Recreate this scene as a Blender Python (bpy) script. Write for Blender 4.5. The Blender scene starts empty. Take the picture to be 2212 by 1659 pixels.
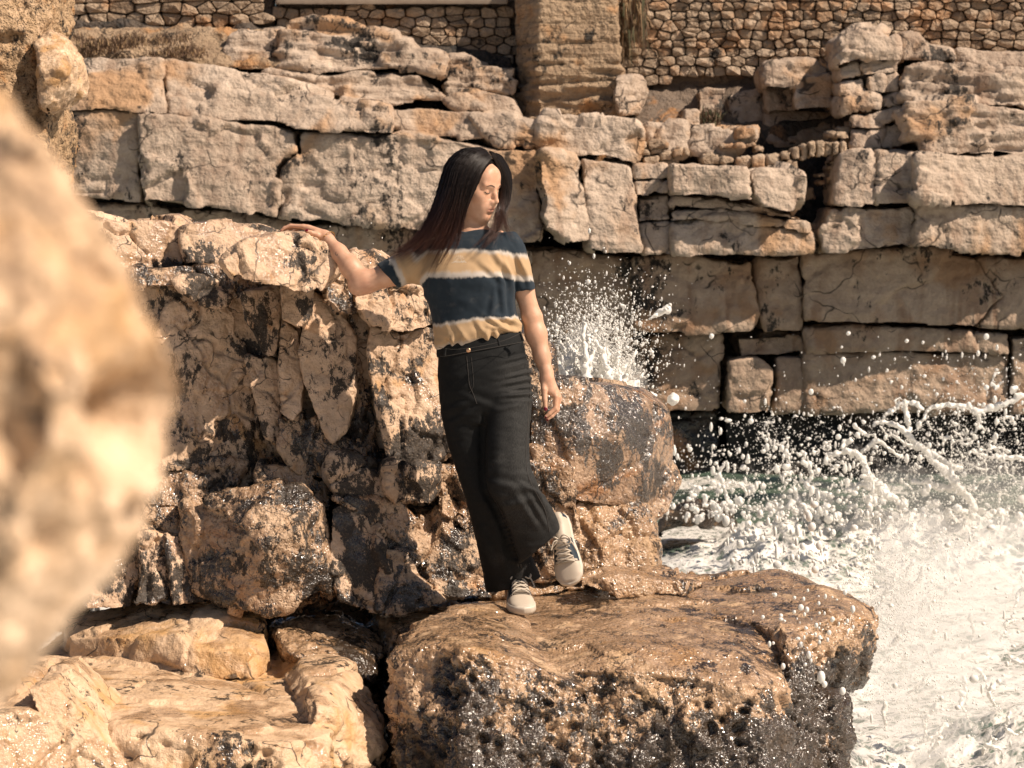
import bpy, bmesh, math, random
import numpy as np
from mathutils import Vector, Matrix
from mathutils.bvhtree import BVHTree

# ------------------------------------------------------------------ camera, sky, sun, exposure
scene = bpy.context.scene
COL = scene.collection
CAM = np.array([0.0, -8.64, 1.45]); PITCH = math.radians(4.1)
F_PX = 85 / 36 * 2212.0                      # focal length in the 2212-wide pixel grid the layout was measured in
cam_data = bpy.data.cameras.new('camera'); cam = bpy.data.objects.new('camera', cam_data); COL.objects.link(cam)
cam.location = CAM; cam.rotation_euler = (math.radians(90) - PITCH, 0, 0)
cam_data.lens = 85; cam_data.sensor_width = 36; cam_data.clip_start = 0.05; cam_data.clip_end = 400
cam_data.dof.use_dof = True; cam_data.dof.focus_distance = 8.6; cam_data.dof.aperture_fstop = 10.0
scene.camera = cam

SUN_DIR = Vector((0.64, -0.25, 0.72)).normalized()   # towards the sun
sun_el = math.asin(SUN_DIR.z); sun_az = math.atan2(SUN_DIR.x, SUN_DIR.y)
world = bpy.data.worlds.new('World'); scene.world = world; world.use_nodes = True
wn = world.node_tree.nodes; wl = world.node_tree.links
bg = wn.get('Background') or wn.new('ShaderNodeBackground')
sky = wn.new('ShaderNodeTexSky'); sky.sky_type = 'NISHITA'; sky.sun_disc = False
sky.sun_elevation = sun_el; sky.sun_rotation = sun_az; sky.air_density = 1.0; sky.dust_density = 2.0
wl.new(sky.outputs[0], bg.inputs[0]); bg.inputs[1].default_value = 0.045
sl = bpy.data.lights.new('sun', 'SUN'); sl.energy = 5.0; sl.angle = math.radians(0.5); sl.color = (1.0, 0.848, 0.70)
so = bpy.data.objects.new('sun', sl); COL.objects.link(so)
so.rotation_euler = (-SUN_DIR).to_track_quat('-Z', 'Y').to_euler(); so.location = (6, -4, 8)
scene.view_settings.view_transform = 'Standard'; scene.view_settings.look = 'None'
scene.view_settings.exposure = 0.4; scene.view_settings.gamma = 1.0
scene.render.engine = 'CYCLES'; scene.cycles.use_denoising = True
scene.cycles.use_adaptive_sampling = True; scene.cycles.adaptive_threshold = 0.02
scene.cycles.max_bounces = 8; scene.cycles.diffuse_bounces = 2; scene.cycles.glossy_bounces = 2; scene.cycles.transparent_max_bounces = 8
scene.cycles.sample_clamp_indirect = 4.0; scene.cycles.volume_bounces = 6

# ------------------------------------------------------------------ helpers
_cp, _sp = math.cos(PITCH), math.sin(PITCH)
def P(x, y, D):
    """point at depth D (metres in front of the camera) that stands at x, y of the 2212-wide layout"""
    u = (x - 1106.0) / F_PX * D; v = (829.5 - y) / F_PX * D
    return np.array([CAM[0] + u, CAM[1] + D * _cp + v * _sp, CAM[2] - D * _sp + v * _cp])

def _hash(ix, iy, iz, seed):
    h = (ix.astype(np.uint32) * np.uint32(374761393) + iy.astype(np.uint32) * np.uint32(668265263)
         + iz.astype(np.uint32) * np.uint32(2147483647) + np.uint32((seed * 974634777) & 0xffffffff))
    h = (h ^ (h >> np.uint32(13))) * np.uint32(1274126177)
    h = (h ^ (h >> np.uint32(16))) * np.uint32(2246822519)
    return h ^ (h >> np.uint32(15))

def noise(p, seed=0):
    """gradient noise, about -1..1"""
    p = p.astype(np.float32)
    f0 = np.floor(p); i = f0.astype(np.int64); f = p - f0
    w = f * f * f * (f * (f * 6 - 15) + 10)
    out = np.zeros(len(p), np.float32)
    for dx in (0, 1):
        wx = w[:, 0] if dx else 1 - w[:, 0]
        for dy in (0, 1):
            wy = w[:, 1] if dy else 1 - w[:, 1]
            for dz in (0, 1):
                wz = w[:, 2] if dz else 1 - w[:, 2]
                h = _hash(i[:, 0] + dx, i[:, 1] + dy, i[:, 2] + dz, seed)
                gx = ((h & np.uint32(1023)).astype(np.float32) / 511.5 - 1)
                gy = (((h >> np.uint32(10)) & np.uint32(1023)).astype(np.float32) / 511.5 - 1)
                gz = (((h >> np.uint32(20)) & np.uint32(1023)).astype(np.float32) / 511.5 - 1)
                out += wx * wy * wz * (gx * (f[:, 0] - dx) + gy * (f[:, 1] - dy) + gz * (f[:, 2] - dz))
    return out * 1.3

def fbm(p, octaves=4, seed=0, gain=0.5):
    out = np.zeros(len(p), np.float32); a = 1.0
    for k in range(octaves):
        out += a * noise(p * (2.03 ** k) + 17.3 * k, seed + k); a *= gain
    return out

def ridged(p, octaves=4, seed=0, gain=0.5):
    out = np.zeros(len(p), np.float32); a = 1.0
    for k in range(octaves):
        out += a * (1 - 2 * np.abs(noise(p * (2.1 ** k) + 9.1 * k, seed + k))); a *= gain
    return out

def cells(p, seed=0):
    """Worley: F1, F2, and a per-cell tilted plane value (facet)"""
    p = p.astype(np.float32); b = np.floor(p).astype(np.int64)
    f1 = np.full(len(p), 9.0, np.float32); f2 = np.full(len(p), 9.0, np.float32); fac = np.zeros(len(p), np.float32)
    for dx in (-1, 0, 1):
        for dy in (-1, 0, 1):
            for dz in (-1, 0, 1):
                cx, cy, cz = b[:, 0] + dx, b[:, 1] + dy, b[:, 2] + dz
                h = _hash(cx, cy, cz, seed); h2 = _hash(cx, cy, cz, seed + 77)
                ox = (h & np.uint32(1023)).astype(np.float32) / 1023; oy = ((h >> np.uint32(10)) & np.uint32(1023)).astype(np.float32) / 1023
                oz = ((h >> np.uint32(20)) & np.uint32(1023)).astype(np.float32) / 1023
                rx, ry, rz = p[:, 0] - (cx + ox), p[:, 1] - (cy + oy), p[:, 2] - (cz + oz)
                d = np.sqrt(rx * rx + ry * ry + rz * rz)
                gx = (h2 & np.uint32(1023)).astype(np.float32) / 511.5 - 1; gy = ((h2 >> np.uint32(10)) & np.uint32(1023)).astype(np.float32) / 511.5 - 1
                gz = ((h2 >> np.uint32(20)) & np.uint32(1023)).astype(np.float32) / 511.5 - 1
                val = 0.6 * gx * rx + 0.6 * gy * ry + 0.6 * gz * rz + 0.35 * (gx + gz)
                nearer = d < f1
                f2 = np.where(nearer, f1, np.minimum(f2, d)); fac = np.where(nearer, val, fac); f1 = np.where(nearer, d, f1)
    return f1, f2, fac

def smooth01(a, b, x):
    t = np.clip((x - a) / (b - a), 0, 1); return t * t * (3 - 2 * t)

def link(o, parent=None):
    COL.objects.link(o)
    if parent is not None:
        o.parent = parent; o.matrix_parent_inverse = Matrix.Identity(4)
    return o

def mesh_obj(name, verts, faces, mat, parent=None, origin=None, smooth=True, mat_index=None):
    """one mesh object; verts in world space. The parent (an Empty with no rotation) sits at its own location."""
    verts = np.asarray(verts, np.float64)
    base = np.array(parent.location) if parent is not None and parent.type == 'EMPTY' else np.zeros(3)
    if parent is not None and parent.parent is not None and parent.type != 'EMPTY':
        base = np.array(parent.location) + np.array(parent.parent.location)
    elif parent is not None and parent.type != 'EMPTY':
        base = np.array(parent.location)
    if origin is None:
        lo, hi = verts.min(0), verts.max(0); origin = np.array([(lo[0] + hi[0]) / 2, (lo[1] + hi[1]) / 2, lo[2]])
    me = bpy.data.meshes.new(name)
    fast_mesh(me, verts - origin, faces)
    for m in (mat if isinstance(mat, (list, tuple)) else [mat]): me.materials.append(m)
    if smooth: me.polygons.foreach_set('use_smooth', np.ones(len(me.polygons), bool))
    if mat_index is not None: me.polygons.foreach_set('material_index', np.asarray(mat_index, np.int32))
    me.update()
    o = bpy.data.objects.new(name, me); o.location = origin - base
    return link(o, parent)

def fast_mesh(me, verts, faces):
    verts = np.asarray(verts, np.float32)
    if isinstance(faces, np.ndarray):
        n, k = faces.shape
        me.vertices.add(len(verts)); me.vertices.foreach_set('co', verts.ravel())
        me.loops.add(n * k); me.loops.foreach_set('vertex_index', faces.astype(np.int32).ravel())
        me.polygons.add(n); me.polygons.foreach_set('loop_start', np.arange(0, n * k, k, dtype=np.int32))
        try: me.polygons.foreach_set('loop_total', np.full(n, k, np.int32))
        except Exception: pass
        me.update(calc_edges=True); me.validate()
    else:
        me.from_pydata(verts.tolist(), [], faces)

def empty(name, loc):
    e = bpy.data.objects.new(name, None); e.location = loc; e.empty_display_size = 0.2
    return link(e)

def tag(o, label=None, cat=None, group=None, kind=None):
    if label: o['label'] = label
    if cat: o['category'] = cat
    if group: o['group'] = group
    if kind: o['kind'] = kind
    return o

def add_attr(o, name, values):
    a = o.data.attributes.new(name, 'FLOAT', 'POINT'); a.data.foreach_set('value', np.asarray(values, np.float32))

# ---- node helpers
class N:
    def __init__(s, name):
        s.m = bpy.data.materials.new(name); s.m.use_nodes = True; s.t = s.m.node_tree; s.t.nodes.clear()
        s.out = s.t.nodes.new('ShaderNodeOutputMaterial'); s.b = s.t.nodes.new('ShaderNodeBsdfPrincipled')
        s.t.links.new(s.b.outputs[0], s.out.inputs[0])
    def n(s, typ, **kw):
        nd = s.t.nodes.new(typ)
        for k, v in kw.items(): setattr(nd, k, v)
        return nd
    def set(s, sock, v):
        if hasattr(v, 'is_output'): s.t.links.new(v, sock)
        elif isinstance(v, (tuple, list)) and len(v) == 3 and sock.type == 'RGBA': sock.default_value = (*v, 1)
        else: sock.default_value = v
    def bs(s, **kw):
        for k, v in kw.items(): s.set(s.b.inputs[k.replace('_', ' ')], v)
    def pos(s): return s.n('ShaderNodeNewGeometry').outputs['Position']
    def mapped(s, vec, scale=(1, 1, 1), rot=(0, 0, 0), loc=(0, 0, 0)):
        nd = s.n('ShaderNodeMapping'); s.set(nd.inputs[0], vec); nd.inputs['Scale'].default_value = scale
        nd.inputs['Rotation'].default_value = rot; nd.inputs['Location'].default_value = loc; return nd.outputs[0]
    def noise(s, vec, scale, detail=5, rough=0.55, dist=0.0):
        nd = s.n('ShaderNodeTexNoise'); s.set(nd.inputs['Vector'], vec); nd.inputs['Scale'].default_value = scale
        nd.inputs['Detail'].default_value = detail; nd.inputs['Roughness'].default_value = rough; nd.inputs['Distortion'].default_value = dist
        return nd.outputs[0]
    def voro(s, vec, scale, feature='F1', out='Distance', rand=1.0):
        nd = s.n('ShaderNodeTexVoronoi', feature=feature); s.set(nd.inputs['Vector'], vec); nd.inputs['Scale'].default_value = scale
        nd.inputs['Randomness'].default_value = rand
        return nd.outputs[out]
    def ramp(s, fac, stops, interp='LINEAR'):
        nd = s.n('ShaderNodeValToRGB'); s.set(nd.inputs[0], fac); nd.color_ramp.interpolation = interp
        e = nd.color_ramp.elements
        while len(e) < len(stops): e.new(0.5)
        for el, (p, c) in zip(e, stops):
            el.position = p; el.color = (*c, 1) if isinstance(c, tuple) else (c, c, c, 1)
        return nd.outputs[0]
    def mix(s, fac, a, b, mode='MIX'):
        nd = s.n('ShaderNodeMix', data_type='RGBA', blend_type=mode); s.set(nd.inputs[0], fac); s.set(nd.inputs[6], a); s.set(nd.inputs[7], b)
        return nd.outputs[2]
    def math(s, op, a, b=0.0, clamp=False):
        nd = s.n('ShaderNodeMath', operation=op); nd.use_clamp = clamp; s.set(nd.inputs[0], a); s.set(nd.inputs[1], b); return nd.outputs[0]
    def map(s, v, a, b, c=0.0, d=1.0):
        nd = s.n('ShaderNodeMapRange'); nd.interpolation_type = 'SMOOTHSTEP'; s.set(nd.inputs[0], v)
        for k, x in zip((1, 2, 3, 4), (a, b, c, d)): s.set(nd.inputs[k], x)
        return nd.outputs[0]
    def sep(s, vec):
        nd = s.n('ShaderNodeSeparateXYZ'); s.set(nd.inputs[0], vec); return nd.outputs
    def bump(s, h, strength, dist, prev=None):
        nd = s.n('ShaderNodeBump'); s.set(nd.inputs['Height'], h); nd.inputs['Strength'].default_value = strength; nd.inputs['Distance'].default_value = dist
        if prev is not None: s.set(nd.inputs['Normal'], prev)
        return nd.outputs[0]
    def attr(s, name):
        return s.n('ShaderNodeAttribute', attribute_name=name).outputs['Fac']

def rock_mat(name, light, mid, dark, scale=1.0, crust=0.45, crust_col=(0.014, 0.0135, 0.0125), orange=0.25, orange_col=(0.42, 0.2, 0.07),
             rough=(0.6, 0.85), wet=0.0, bump=1.0, pits=0.5, strata=0.0, streaks=0.0, tide=None, chip=0.28, vary=0.0):
    """limestone: tan tones, ochre stains, black marine crust in ragged patches, fine relief; wet = share of wet glossy film"""
    s = N(name); p = s.pos()
    big = s.noise(p, 1.3 * scale, 2, 0.6); fine = s.noise(p, 11 * scale, 4, 0.7); micro = s.noise(p, 75 * scale, 2, 0.7)
    c = s.ramp(s.math('ADD', s.math('MULTIPLY', big, 0.45), s.math('MULTIPLY', fine, 0.55)), [(0.36, dark), (0.5, mid), (0.62, light)])
    c = s.mix(s.map(micro, 0.5, 0.25, 0.0, 0.5), c, dark)
    ora = s.map(s.noise(s.mapped(p, loc=(5, 3, 8)), 2.1 * scale, 3, 0.62, 0.5), 0.60 - orange * 0.2, 0.72 - orange * 0.1)
    c = s.mix(s.math('MULTIPLY', ora, 0.75), c, orange_col)
    if streaks > 0:
        st = s.noise(s.mapped(p, scale=(5, 5, 0.45)), 1.6 * scale, 2, 0.6, 0.3)
        c = s.mix(s.math('MULTIPLY', s.map(st, 0.54, 0.68), streaks), c, (0.2, 0.1, 0.05))
    if crust > 0:
        patch = s.noise(s.mapped(p, loc=(1.7, 9.1, 4.2)), 2.6 * scale, 2, 0.6, 0.4); edge = s.noise(s.mapped(p, scale=(1.3, 1.3, 0.75)), 17 * scale, 5, 0.8)
        cr = s.math('ADD', s.math('MULTIPLY', patch, 0.56), s.math('MULTIPLY', edge, 0.44))
        th = 0.61 - 0.22 * crust
        if tide:      # the black crust belongs to the splash zone: more of it below the high-water line
            zl = s.math('ADD', s.sep(p)[2], s.math('MULTIPLY', s.math('SUBTRACT', s.math('ADD', s.math('MULTIPLY', big, 0.6), s.math('MULTIPLY', fine, 0.4)), 0.5), 1.3)); cr = s.math('ADD', cr, s.map(zl, tide[0], tide[1], 0.0, tide[2]))
        crm = s.map(cr, th, th + 0.035)
        c = s.mix(s.math('MULTIPLY', crm, 0.94), c, s.mix(s.map(micro, 0.52, 0.8), crust_col, s.mix(1.0, mid, (0.3, 0.3, 0.3), 'MULTIPLY')))
    if vary:
        oi = s.n('ShaderNodeObjectInfo').outputs['Random']; c = s.mix(1.0, c, s.ramp(oi, [(0.0, (1 - vary, 1 - vary * 1.15, 1 - vary * 1.3)), (0.5, (1.0, 1.0, 1.0)), (0.85, (1 + vary * 0.5, 1 + vary * 0.5, 1 + vary * 0.5)), (0.95, (1 + vary * 0.5, 1 + vary * 0.5, 1 + vary * 0.5)), (1.0, (1.05, 0.85, 0.68))]), 'MULTIPLY')
    # hairline fractures, stained dark, in broken runs
    wq = s.n('ShaderNodeVectorMath', operation='MULTIPLY_ADD'); nq = s.n('ShaderNodeTexNoise'); s.set(nq.inputs['Vector'], p); nq.inputs['Scale'].default_value = 4.5 * scale; nq.inputs['Detail'].default_value = 2
    s.set(wq.inputs[0], nq.outputs[1]); wq.inputs[1].default_value = (0.28 / scale,) * 3; s.set(wq.inputs[2], p)
    frac = s.map(s.voro(s.mapped(wq.outputs[0], scale=(1, 1, 1.5)), 2.6 * scale, 'DISTANCE_TO_EDGE'), 0.004, 0.022, 1.0, 0.0)
    frac = s.math('MULTIPLY', frac, s.map(s.sep(nq.outputs[1])[2], 0.48, 0.58))
    c = s.mix(s.math('MULTIPLY', frac, 0.85), c, (0.03, 0.022, 0.016))
    # relief
    h = s.noise(p, 14 * scale, 4, 0.6)
    chv = s.n('ShaderNodeTexVoronoi', feature='F1'); chv.inputs['Scale'].default_value = 12 * scale; s.set(chv.inputs['Vector'], wq.outputs[0])
    h2 = s.math('ADD', h, s.math('MULTIPLY', s.sep(chv.outputs['Color'])[0], chip))
    if pits > 0.45:
        pit = s.map(s.voro(p, 26 * scale), 0.05, 0.42); h2 = s.math('ADD', h2, s.math('MULTIPLY', pit, 0.25 * pits))
    if strata > 0:
        lay = s.noise(s.mapped(p, scale=(0.35, 0.35, 4.5)), 2.2 * scale, 3, 0.7)
        h2 = s.math('ADD', h2, s.math('MULTIPLY', lay, strata))
    n1 = s.bump(h2, 0.95 * bump, 0.065 / scale)
    n2 = s.bump(micro, 0.28 * bump, 0.011 / scale, n1)
    r = s.map(fine, 0.3, 0.7, rough[0], rough[1])
    if wet > 0:
        wm = s.map(s.noise(s.mapped(p, loc=(3, 8, 1)), 3.1 * scale, 2, 0.6), 0.66 - 0.42 * wet, 0.74 - 0.36 * wet)
        r = s.mix(wm, r, s.map(micro, 0.3, 0.8, 0.1, 0.32))
        c = s.mix(s.math('MULTIPLY', wm, 0.5), c, s.mix(1.0, c, (0.6, 0.49, 0.39), 'MULTIPLY'))
        s.bs(Coat_Weight=wm, Coat_Normal=s.bump(s.noise(p, 30 * scale, 1, 0.5), 0.7, 0.05 / scale)); s.b.inputs['Coat Roughness'].default_value = 0.15
    s.bs(Base_Color=c, Roughness=r, Normal=n2); s.b.inputs['Specular IOR Level'].default_value = 0.35
    return s.m

def plain_mat(name, col, rough=0.6, **kw):
    s = N(name); s.bs(Base_Color=col, Roughness=rough)
    for k, v in kw.items(): s.set(s.b.inputs[k.replace('_', ' ')], v)
    return s.m

# ---- rocks: closed hulls / prisms, voxel-remeshed, then displaced with numpy noise
ROCKS = []
def grow(poly, g):
    """outline pushed outwards by g px"""
    n = len(poly); area = sum(poly[i][0] * poly[(i + 1) % n][1] - poly[(i + 1) % n][0] * poly[i][1] for i in range(n)); sg = 1 if area > 0 else -1; out = []
    for i in range(n):
        a, b, c = poly[i - 1], poly[i], poly[(i + 1) % n]; n1 = (b[1] - a[1], a[0] - b[0]); n2 = (c[1] - b[1], b[0] - c[0]); l1 = math.hypot(*n1) or 1; l2 = math.hypot(*n2) or 1
        m = (n1[0] / l1 + n2[0] / l2, n1[1] / l1 + n2[1] / l2); l = max(math.hypot(*m), 0.7); out.append((b[0] + sg * g * m[0] / l, b[1] + sg * g * m[1] / l))
    return out
def prism(poly, D, T, gx=0.0, gy=0.0, back_scale=0.97, back_up=0.0, lean=0.0):
    """closed solid whose front face has the traced outline at depth D (+ slopes gx, gy per 100 px) and runs back T metres"""
    cx = sum(q[0] for q in poly) / len(poly); cy = sum(q[1] for q in poly) / len(poly)
    fr = [P(q[0], q[1], D + gx * (q[0] - cx) / 100 + gy * (q[1] - cy) / 100) for q in poly]
    c = np.mean(fr, axis=0)
    bk = [np.array([c[0] + (v[0] - c[0]) * back_scale, v[1] + T + lean * (v[2] - c[2]), c[2] + (v[2] - c[2]) * back_scale + back_up]) for v in fr]
    n = len(poly)
    vs = fr + bk; fs = [list(range(n))[::-1], list(range(n, 2 * n))] + [[i, (i + 1) % n, n + (i + 1) % n, n + i] for i in range(n)]
    return vs, fs

def hull(pts):
    bm = bmesh.new()
    for q in pts: bm.verts.new(P(*q) if len(q) == 3 else q[:3])
    bmesh.ops.convex_hull(bm, input=bm.verts)
    loose = [v for v in bm.verts if not v.link_faces]
    for v in loose: bm.verts.remove(v)
    bm.verts.index_update()
    vs = [np.array(v.co) for v in bm.verts]; fs = [[v.index for v in f.verts] for f in bm.faces]; bm.free()
    return vs, fs

def rock(name, solids, mat, parent=None, voxel=0.01, smooth=3, disp=None, label=None, cat=None, group=None, kind=None, after=None, cull=True):
    ROCKS.append(dict(cull=cull, name=name, solids=solids, mat=mat, parent=parent, voxel=voxel, smooth=smooth, disp=disp, label=label, cat=cat, group=group, kind=kind, after=after))

def voxel_meshes(specs):
    """specs: list of (solids, voxel, smooth) -> list of (verts, faces, normals)"""
    tmp = []
    for solids, voxel, sm in specs:
        V = []; Fc = []
        for vs, fs in solids:
            o = len(V); V += [tuple(v) for v in vs]; Fc += [[i + o for i in f] for f in fs]
        me = bpy.data.meshes.new('t'); me.from_pydata(V, [], Fc)
        bm = bmesh.new(); bm.from_mesh(me); bmesh.ops.triangulate(bm, faces=bm.faces); bmesh.ops.recalc_face_normals(bm, faces=bm.faces); bm.to_mesh(me); bm.free()
        o = bpy.data.objects.new('t', me); COL.objects.link(o)
        r = o.modifiers.new('r', 'REMESH'); r.mode = 'VOXEL'; r.voxel_size = voxel; r.adaptivity = 0
        if sm:
            k = o.modifiers.new('s', 'SMOOTH'); k.iterations = sm; k.factor = 0.5
        tmp.append(o)
    dg = bpy.context.evaluated_depsgraph_get(); dg.update()
    res = []
    for o in tmp:
        ev = o.evaluated_get(dg); me = ev.to_mesh()
        n = len(me.vertices); co = np.empty(n * 3, np.float32); me.vertices.foreach_get('co', co)
        nf = len(me.polygons); lt = np.empty(nf, np.int32); me.polygons.foreach_get('loop_total', lt)
        li = np.empty(len(me.loops), np.int32); me.loops.foreach_get('vertex_index', li)
        if nf and (lt == 4).all(): fa = li.reshape(-1, 4)
        else:
            ls = np.empty(nf, np.int32); me.polygons.foreach_get('loop_start', ls)
            fa = np.array([[li[a], li[a + 1], li[a + 2], li[a + 3 if t == 4 else a + 2]] for a, t in zip(ls, lt)], np.int32)
        no = np.empty(n * 3, np.float32); me.vertices.foreach_get('normal', no)
        res.append((co.reshape(-1, 3), fa, no.reshape(-1, 3))); ev.to_mesh_clear()
    for o in tmp:
        me = o.data; bpy.data.objects.remove(o); bpy.data.meshes.remove(me)
    return res

def build_rocks():
    res = voxel_meshes([(r['solids'], r['voxel'], r['smooth']) for r in ROCKS]); made = []
    for r, (v, f, n) in zip(ROCKS, res):
        if r['disp'] is not None: v = r['disp'](v.copy(), n)
        if r['cull']:
            a, b, c = v[f[:, 0]], v[f[:, 1]], v[f[:, 2]]; fn = np.cross(b - a, c - a); fn /= np.linalg.norm(fn, axis=1)[:, None] + 1e-12
            keep = ~((n[f[:, 0], 1] > 0.5) | (n[f[:, 0], 2] < -0.93)); f = f[keep]; used = np.unique(f); rem = np.full(len(v), -1, np.int64); rem[used] = np.arange(len(used)); v = v[used]; f = rem[f]
        o = mesh_obj(r['name'], v, f, r['mat'], r['parent']); tag(o, r['label'], r['cat'], r['group'], r['kind'])
        if r['after']: r['after'](o, v)
        made.append(o)
    ROCKS.clear(); return made

def D_rough(amp=0.03, L=0.35, facet=0.03, fL=0.25, crack=0.02, seed=1, pit=0.0, pL=0.05, strata=0.0, sL=0.12, fine=0.006, seam=0.0, seam_z=1.0, seam_d=0.04, fz=1.0):
    """displacement: swelling + broken facets + cracks + dissolution pits + bedding ledges"""
    def f(v, n):
        w = v + 0.25 * fL * np.stack([noise(v / (fL * 0.6), seed + 40), noise(v / (fL * 0.6), seed + 41), noise(v / (fL * 0.6), seed + 42)], 1)
        d = amp * fbm(v / L, 3, seed)
        if facet or crack:
            f1, f2, fc = cells(w / fL * np.array([1, 1, fz]), seed + 3); d += facet * fc; d -= crack * (1 - smooth01(0.0, 0.12, f2 - f1)) * smooth01(-0.1, 0.25, noise(v / (fL * 2.2), seed + 8))
        if strata:
            z = v[:, 2] + 0.25 * sL * fbm(v / (sL * 5), 2, seed + 11) + 0.04 * v[:, 0]
            q = np.stack([v[:, 0] * 0.25 / sL, v[:, 1] * 0.25 / sL, z * 2.2 / sL], 1)
            lay = noise(q, seed + 12) + 0.5 * noise(q * 2.3, seed + 13)
            d += strata * np.clip(lay * 1.6, -1, 0.8)
        if pit:
            g1, _, _ = cells(v / pL * np.array([1, 1, 1.15]) + 0.3 * noise(v / pL, seed + 20)[:, None], seed + 21)
            d -= pit * (1 - smooth01(0.12, 0.5, g1)) * smooth01(-0.15, 0.3, noise(v / (pL * 5), seed + 22))
        if seam:
            h1, h2, _ = cells((w / seam + 0.12 * noise(v / (seam * 0.3), seed + 51)[:, None]) * np.array([0.8, 0.8, seam_z]), seed + 50); d -= seam_d * (1 - smooth01(0.0, 0.045, h2 - h1)) * smooth01(-0.25, 0.1, noise(v / (seam * 1.5), seed + 52))
        if fine:
            d += fine * fbm(v / (L * 0.18), 3, seed + 30, 0.6) + fine * 0.7 * ridged(v / (L * 0.12), 2, seed + 33)
        return v + n * d[:, None]
    return f

# ------------------------------------------------------------------ materials of the place
M = {}
M['cliff'] = rock_mat('cliff_limestone', (0.54, 0.43, 0.335), (0.43, 0.335, 0.255), (0.30, 0.218, 0.158), scale=0.55, crust=0.2, orange=0.42, orange_col=(0.42, 0.235, 0.11),
                      rough=(0.75, 0.95), bump=0.65, pits=0.15, strata=0.4, streaks=0.3, chip=0.12)
M['cliff_low'] = rock_mat('cliff_limestone_stained', (0.50, 0.375, 0.275), (0.41, 0.30, 0.215), (0.28, 0.195, 0.135), scale=0.55, crust=0.14, orange=0.5, orange_col=(0.30, 0.165, 0.085),
                      rough=(0.7, 0.95), bump=0.5, pits=0.15, strata=0.3, streaks=0.5, chip=0.12)
M['cliff_base'] = rock_mat('cliff_tidal_rock', (0.14, 0.1, 0.07), (0.08, 0.06, 0.045), (0.035, 0.03, 0.027), scale=0.55, crust=0.75, orange=0.1,
                      rough=(0.4, 0.8), bump=0.7, wet=0.3)
M['gap'] = rock_mat('cliff_core_rock', (0.12, 0.09, 0.065), (0.08, 0.06, 0.045), (0.04, 0.035, 0.03), scale=0.6, crust=0.4, orange=0.2, bump=0.8)
M['pillar'] = rock_mat('eroded_pillar_stone', (0.42, 0.305, 0.205), (0.35, 0.25, 0.16), (0.25, 0.17, 0.105), scale=0.8, crust=0.12, orange=0.35, rough=(0.8, 0.95), bump=1.0, strata=0.9)
M['stone'] = rock_mat('wall_stone', (0.43, 0.335, 0.245), (0.36, 0.27, 0.19), (0.28, 0.20, 0.13), scale=0.9, crust=0.02, orange=0.4, orange_col=(0.40, 0.22, 0.11), rough=(0.8, 0.95), bump=0.7, vary=0.28)
M['mortar'] = rock_mat('wall_joint_earth', (0.2, 0.15, 0.11), (0.15, 0.11, 0.08), (0.09, 0.066, 0.048), scale=1.2, crust=0.1, orange=0.2, bump=0.8)
M['coping'] = plain_mat('wall_coping_render', (0.30, 0.235, 0.175), 0.85)
M['near'] = rock_mat('outcrop_limestone', (0.68, 0.49, 0.345), (0.57, 0.40, 0.27), (0.42, 0.28, 0.175), scale=2.2, crust=0.36, orange=0.25, orange_col=(0.5, 0.27, 0.1), rough=(0.5, 0.8), wet=0.3, bump=0.55, pits=0.5, tide=(0.9, 0.3, 0.065))
M['near_clean'] = rock_mat('outcrop_clean_limestone', (0.68, 0.49, 0.345), (0.58, 0.41, 0.28), (0.45, 0.30, 0.19), scale=2.2, crust=0.34, orange=0.2, rough=(0.55, 0.8), wet=0.05, bump=0.7, pits=0.4)
M['crusty'] = rock_mat('outcrop_crusted_limestone', (0.64, 0.46, 0.31), (0.52, 0.36, 0.235), (0.33, 0.215, 0.13), scale=2.6, crust=0.55, orange=0.3, rough=(0.35, 0.7), wet=0.6, bump=0.8, pits=0.9)
M['ledge'] = rock_mat('wet_ledge_limestone', (0.62, 0.435, 0.285), (0.51, 0.345, 0.21), (0.33, 0.21, 0.115), scale=2.2, crust=0.26, crust_col=(0.03, 0.022, 0.016), orange=0.3, orange_col=(0.52, 0.31, 0.14), rough=(0.35, 0.65), wet=0.8, bump=0.75, pits=1.0, tide=(0.02, -0.32, 0.17))
M['slab'] = rock_mat('smooth_slab_limestone', (0.66, 0.47, 0.31), (0.58, 0.40, 0.25), (0.46, 0.30, 0.175), scale=1.8, crust=0.2, orange=0.45, orange_col=(0.52, 0.29, 0.105), rough=(0.4, 0.6), wet=0.35, bump=0.55, pits=0.4, tide=(-0.2, -0.5, 0.09))
M['porous'] = rock_mat('porous_ochre_limestone', (0.58, 0.37, 0.19), (0.46, 0.275, 0.125), (0.28, 0.155, 0.065), scale=2.4, crust=0.42, orange=0.6, orange_col=(0.5, 0.27, 0.09), rough=(0.35, 0.65), wet=0.5, bump=1.2, pits=1.0)
M['front'] = rock_mat('foreground_limestone', (0.80, 0.60, 0.42), (0.56, 0.385, 0.24), (0.24, 0.15, 0.09), scale=5.0, crust=0.0, orange=0.45, orange_col=(0.5, 0.28, 0.11), rough=(0.7, 0.9), bump=0.6)
M['conglomerate'] = rock_mat('conglomerate_rock', (0.60, 0.42, 0.265), (0.47, 0.315, 0.18), (0.27, 0.165, 0.085), scale=2.8, crust=0.3, orange=0.45, rough=(0.7, 0.9), bump=1.3, pits=1.2)

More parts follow.
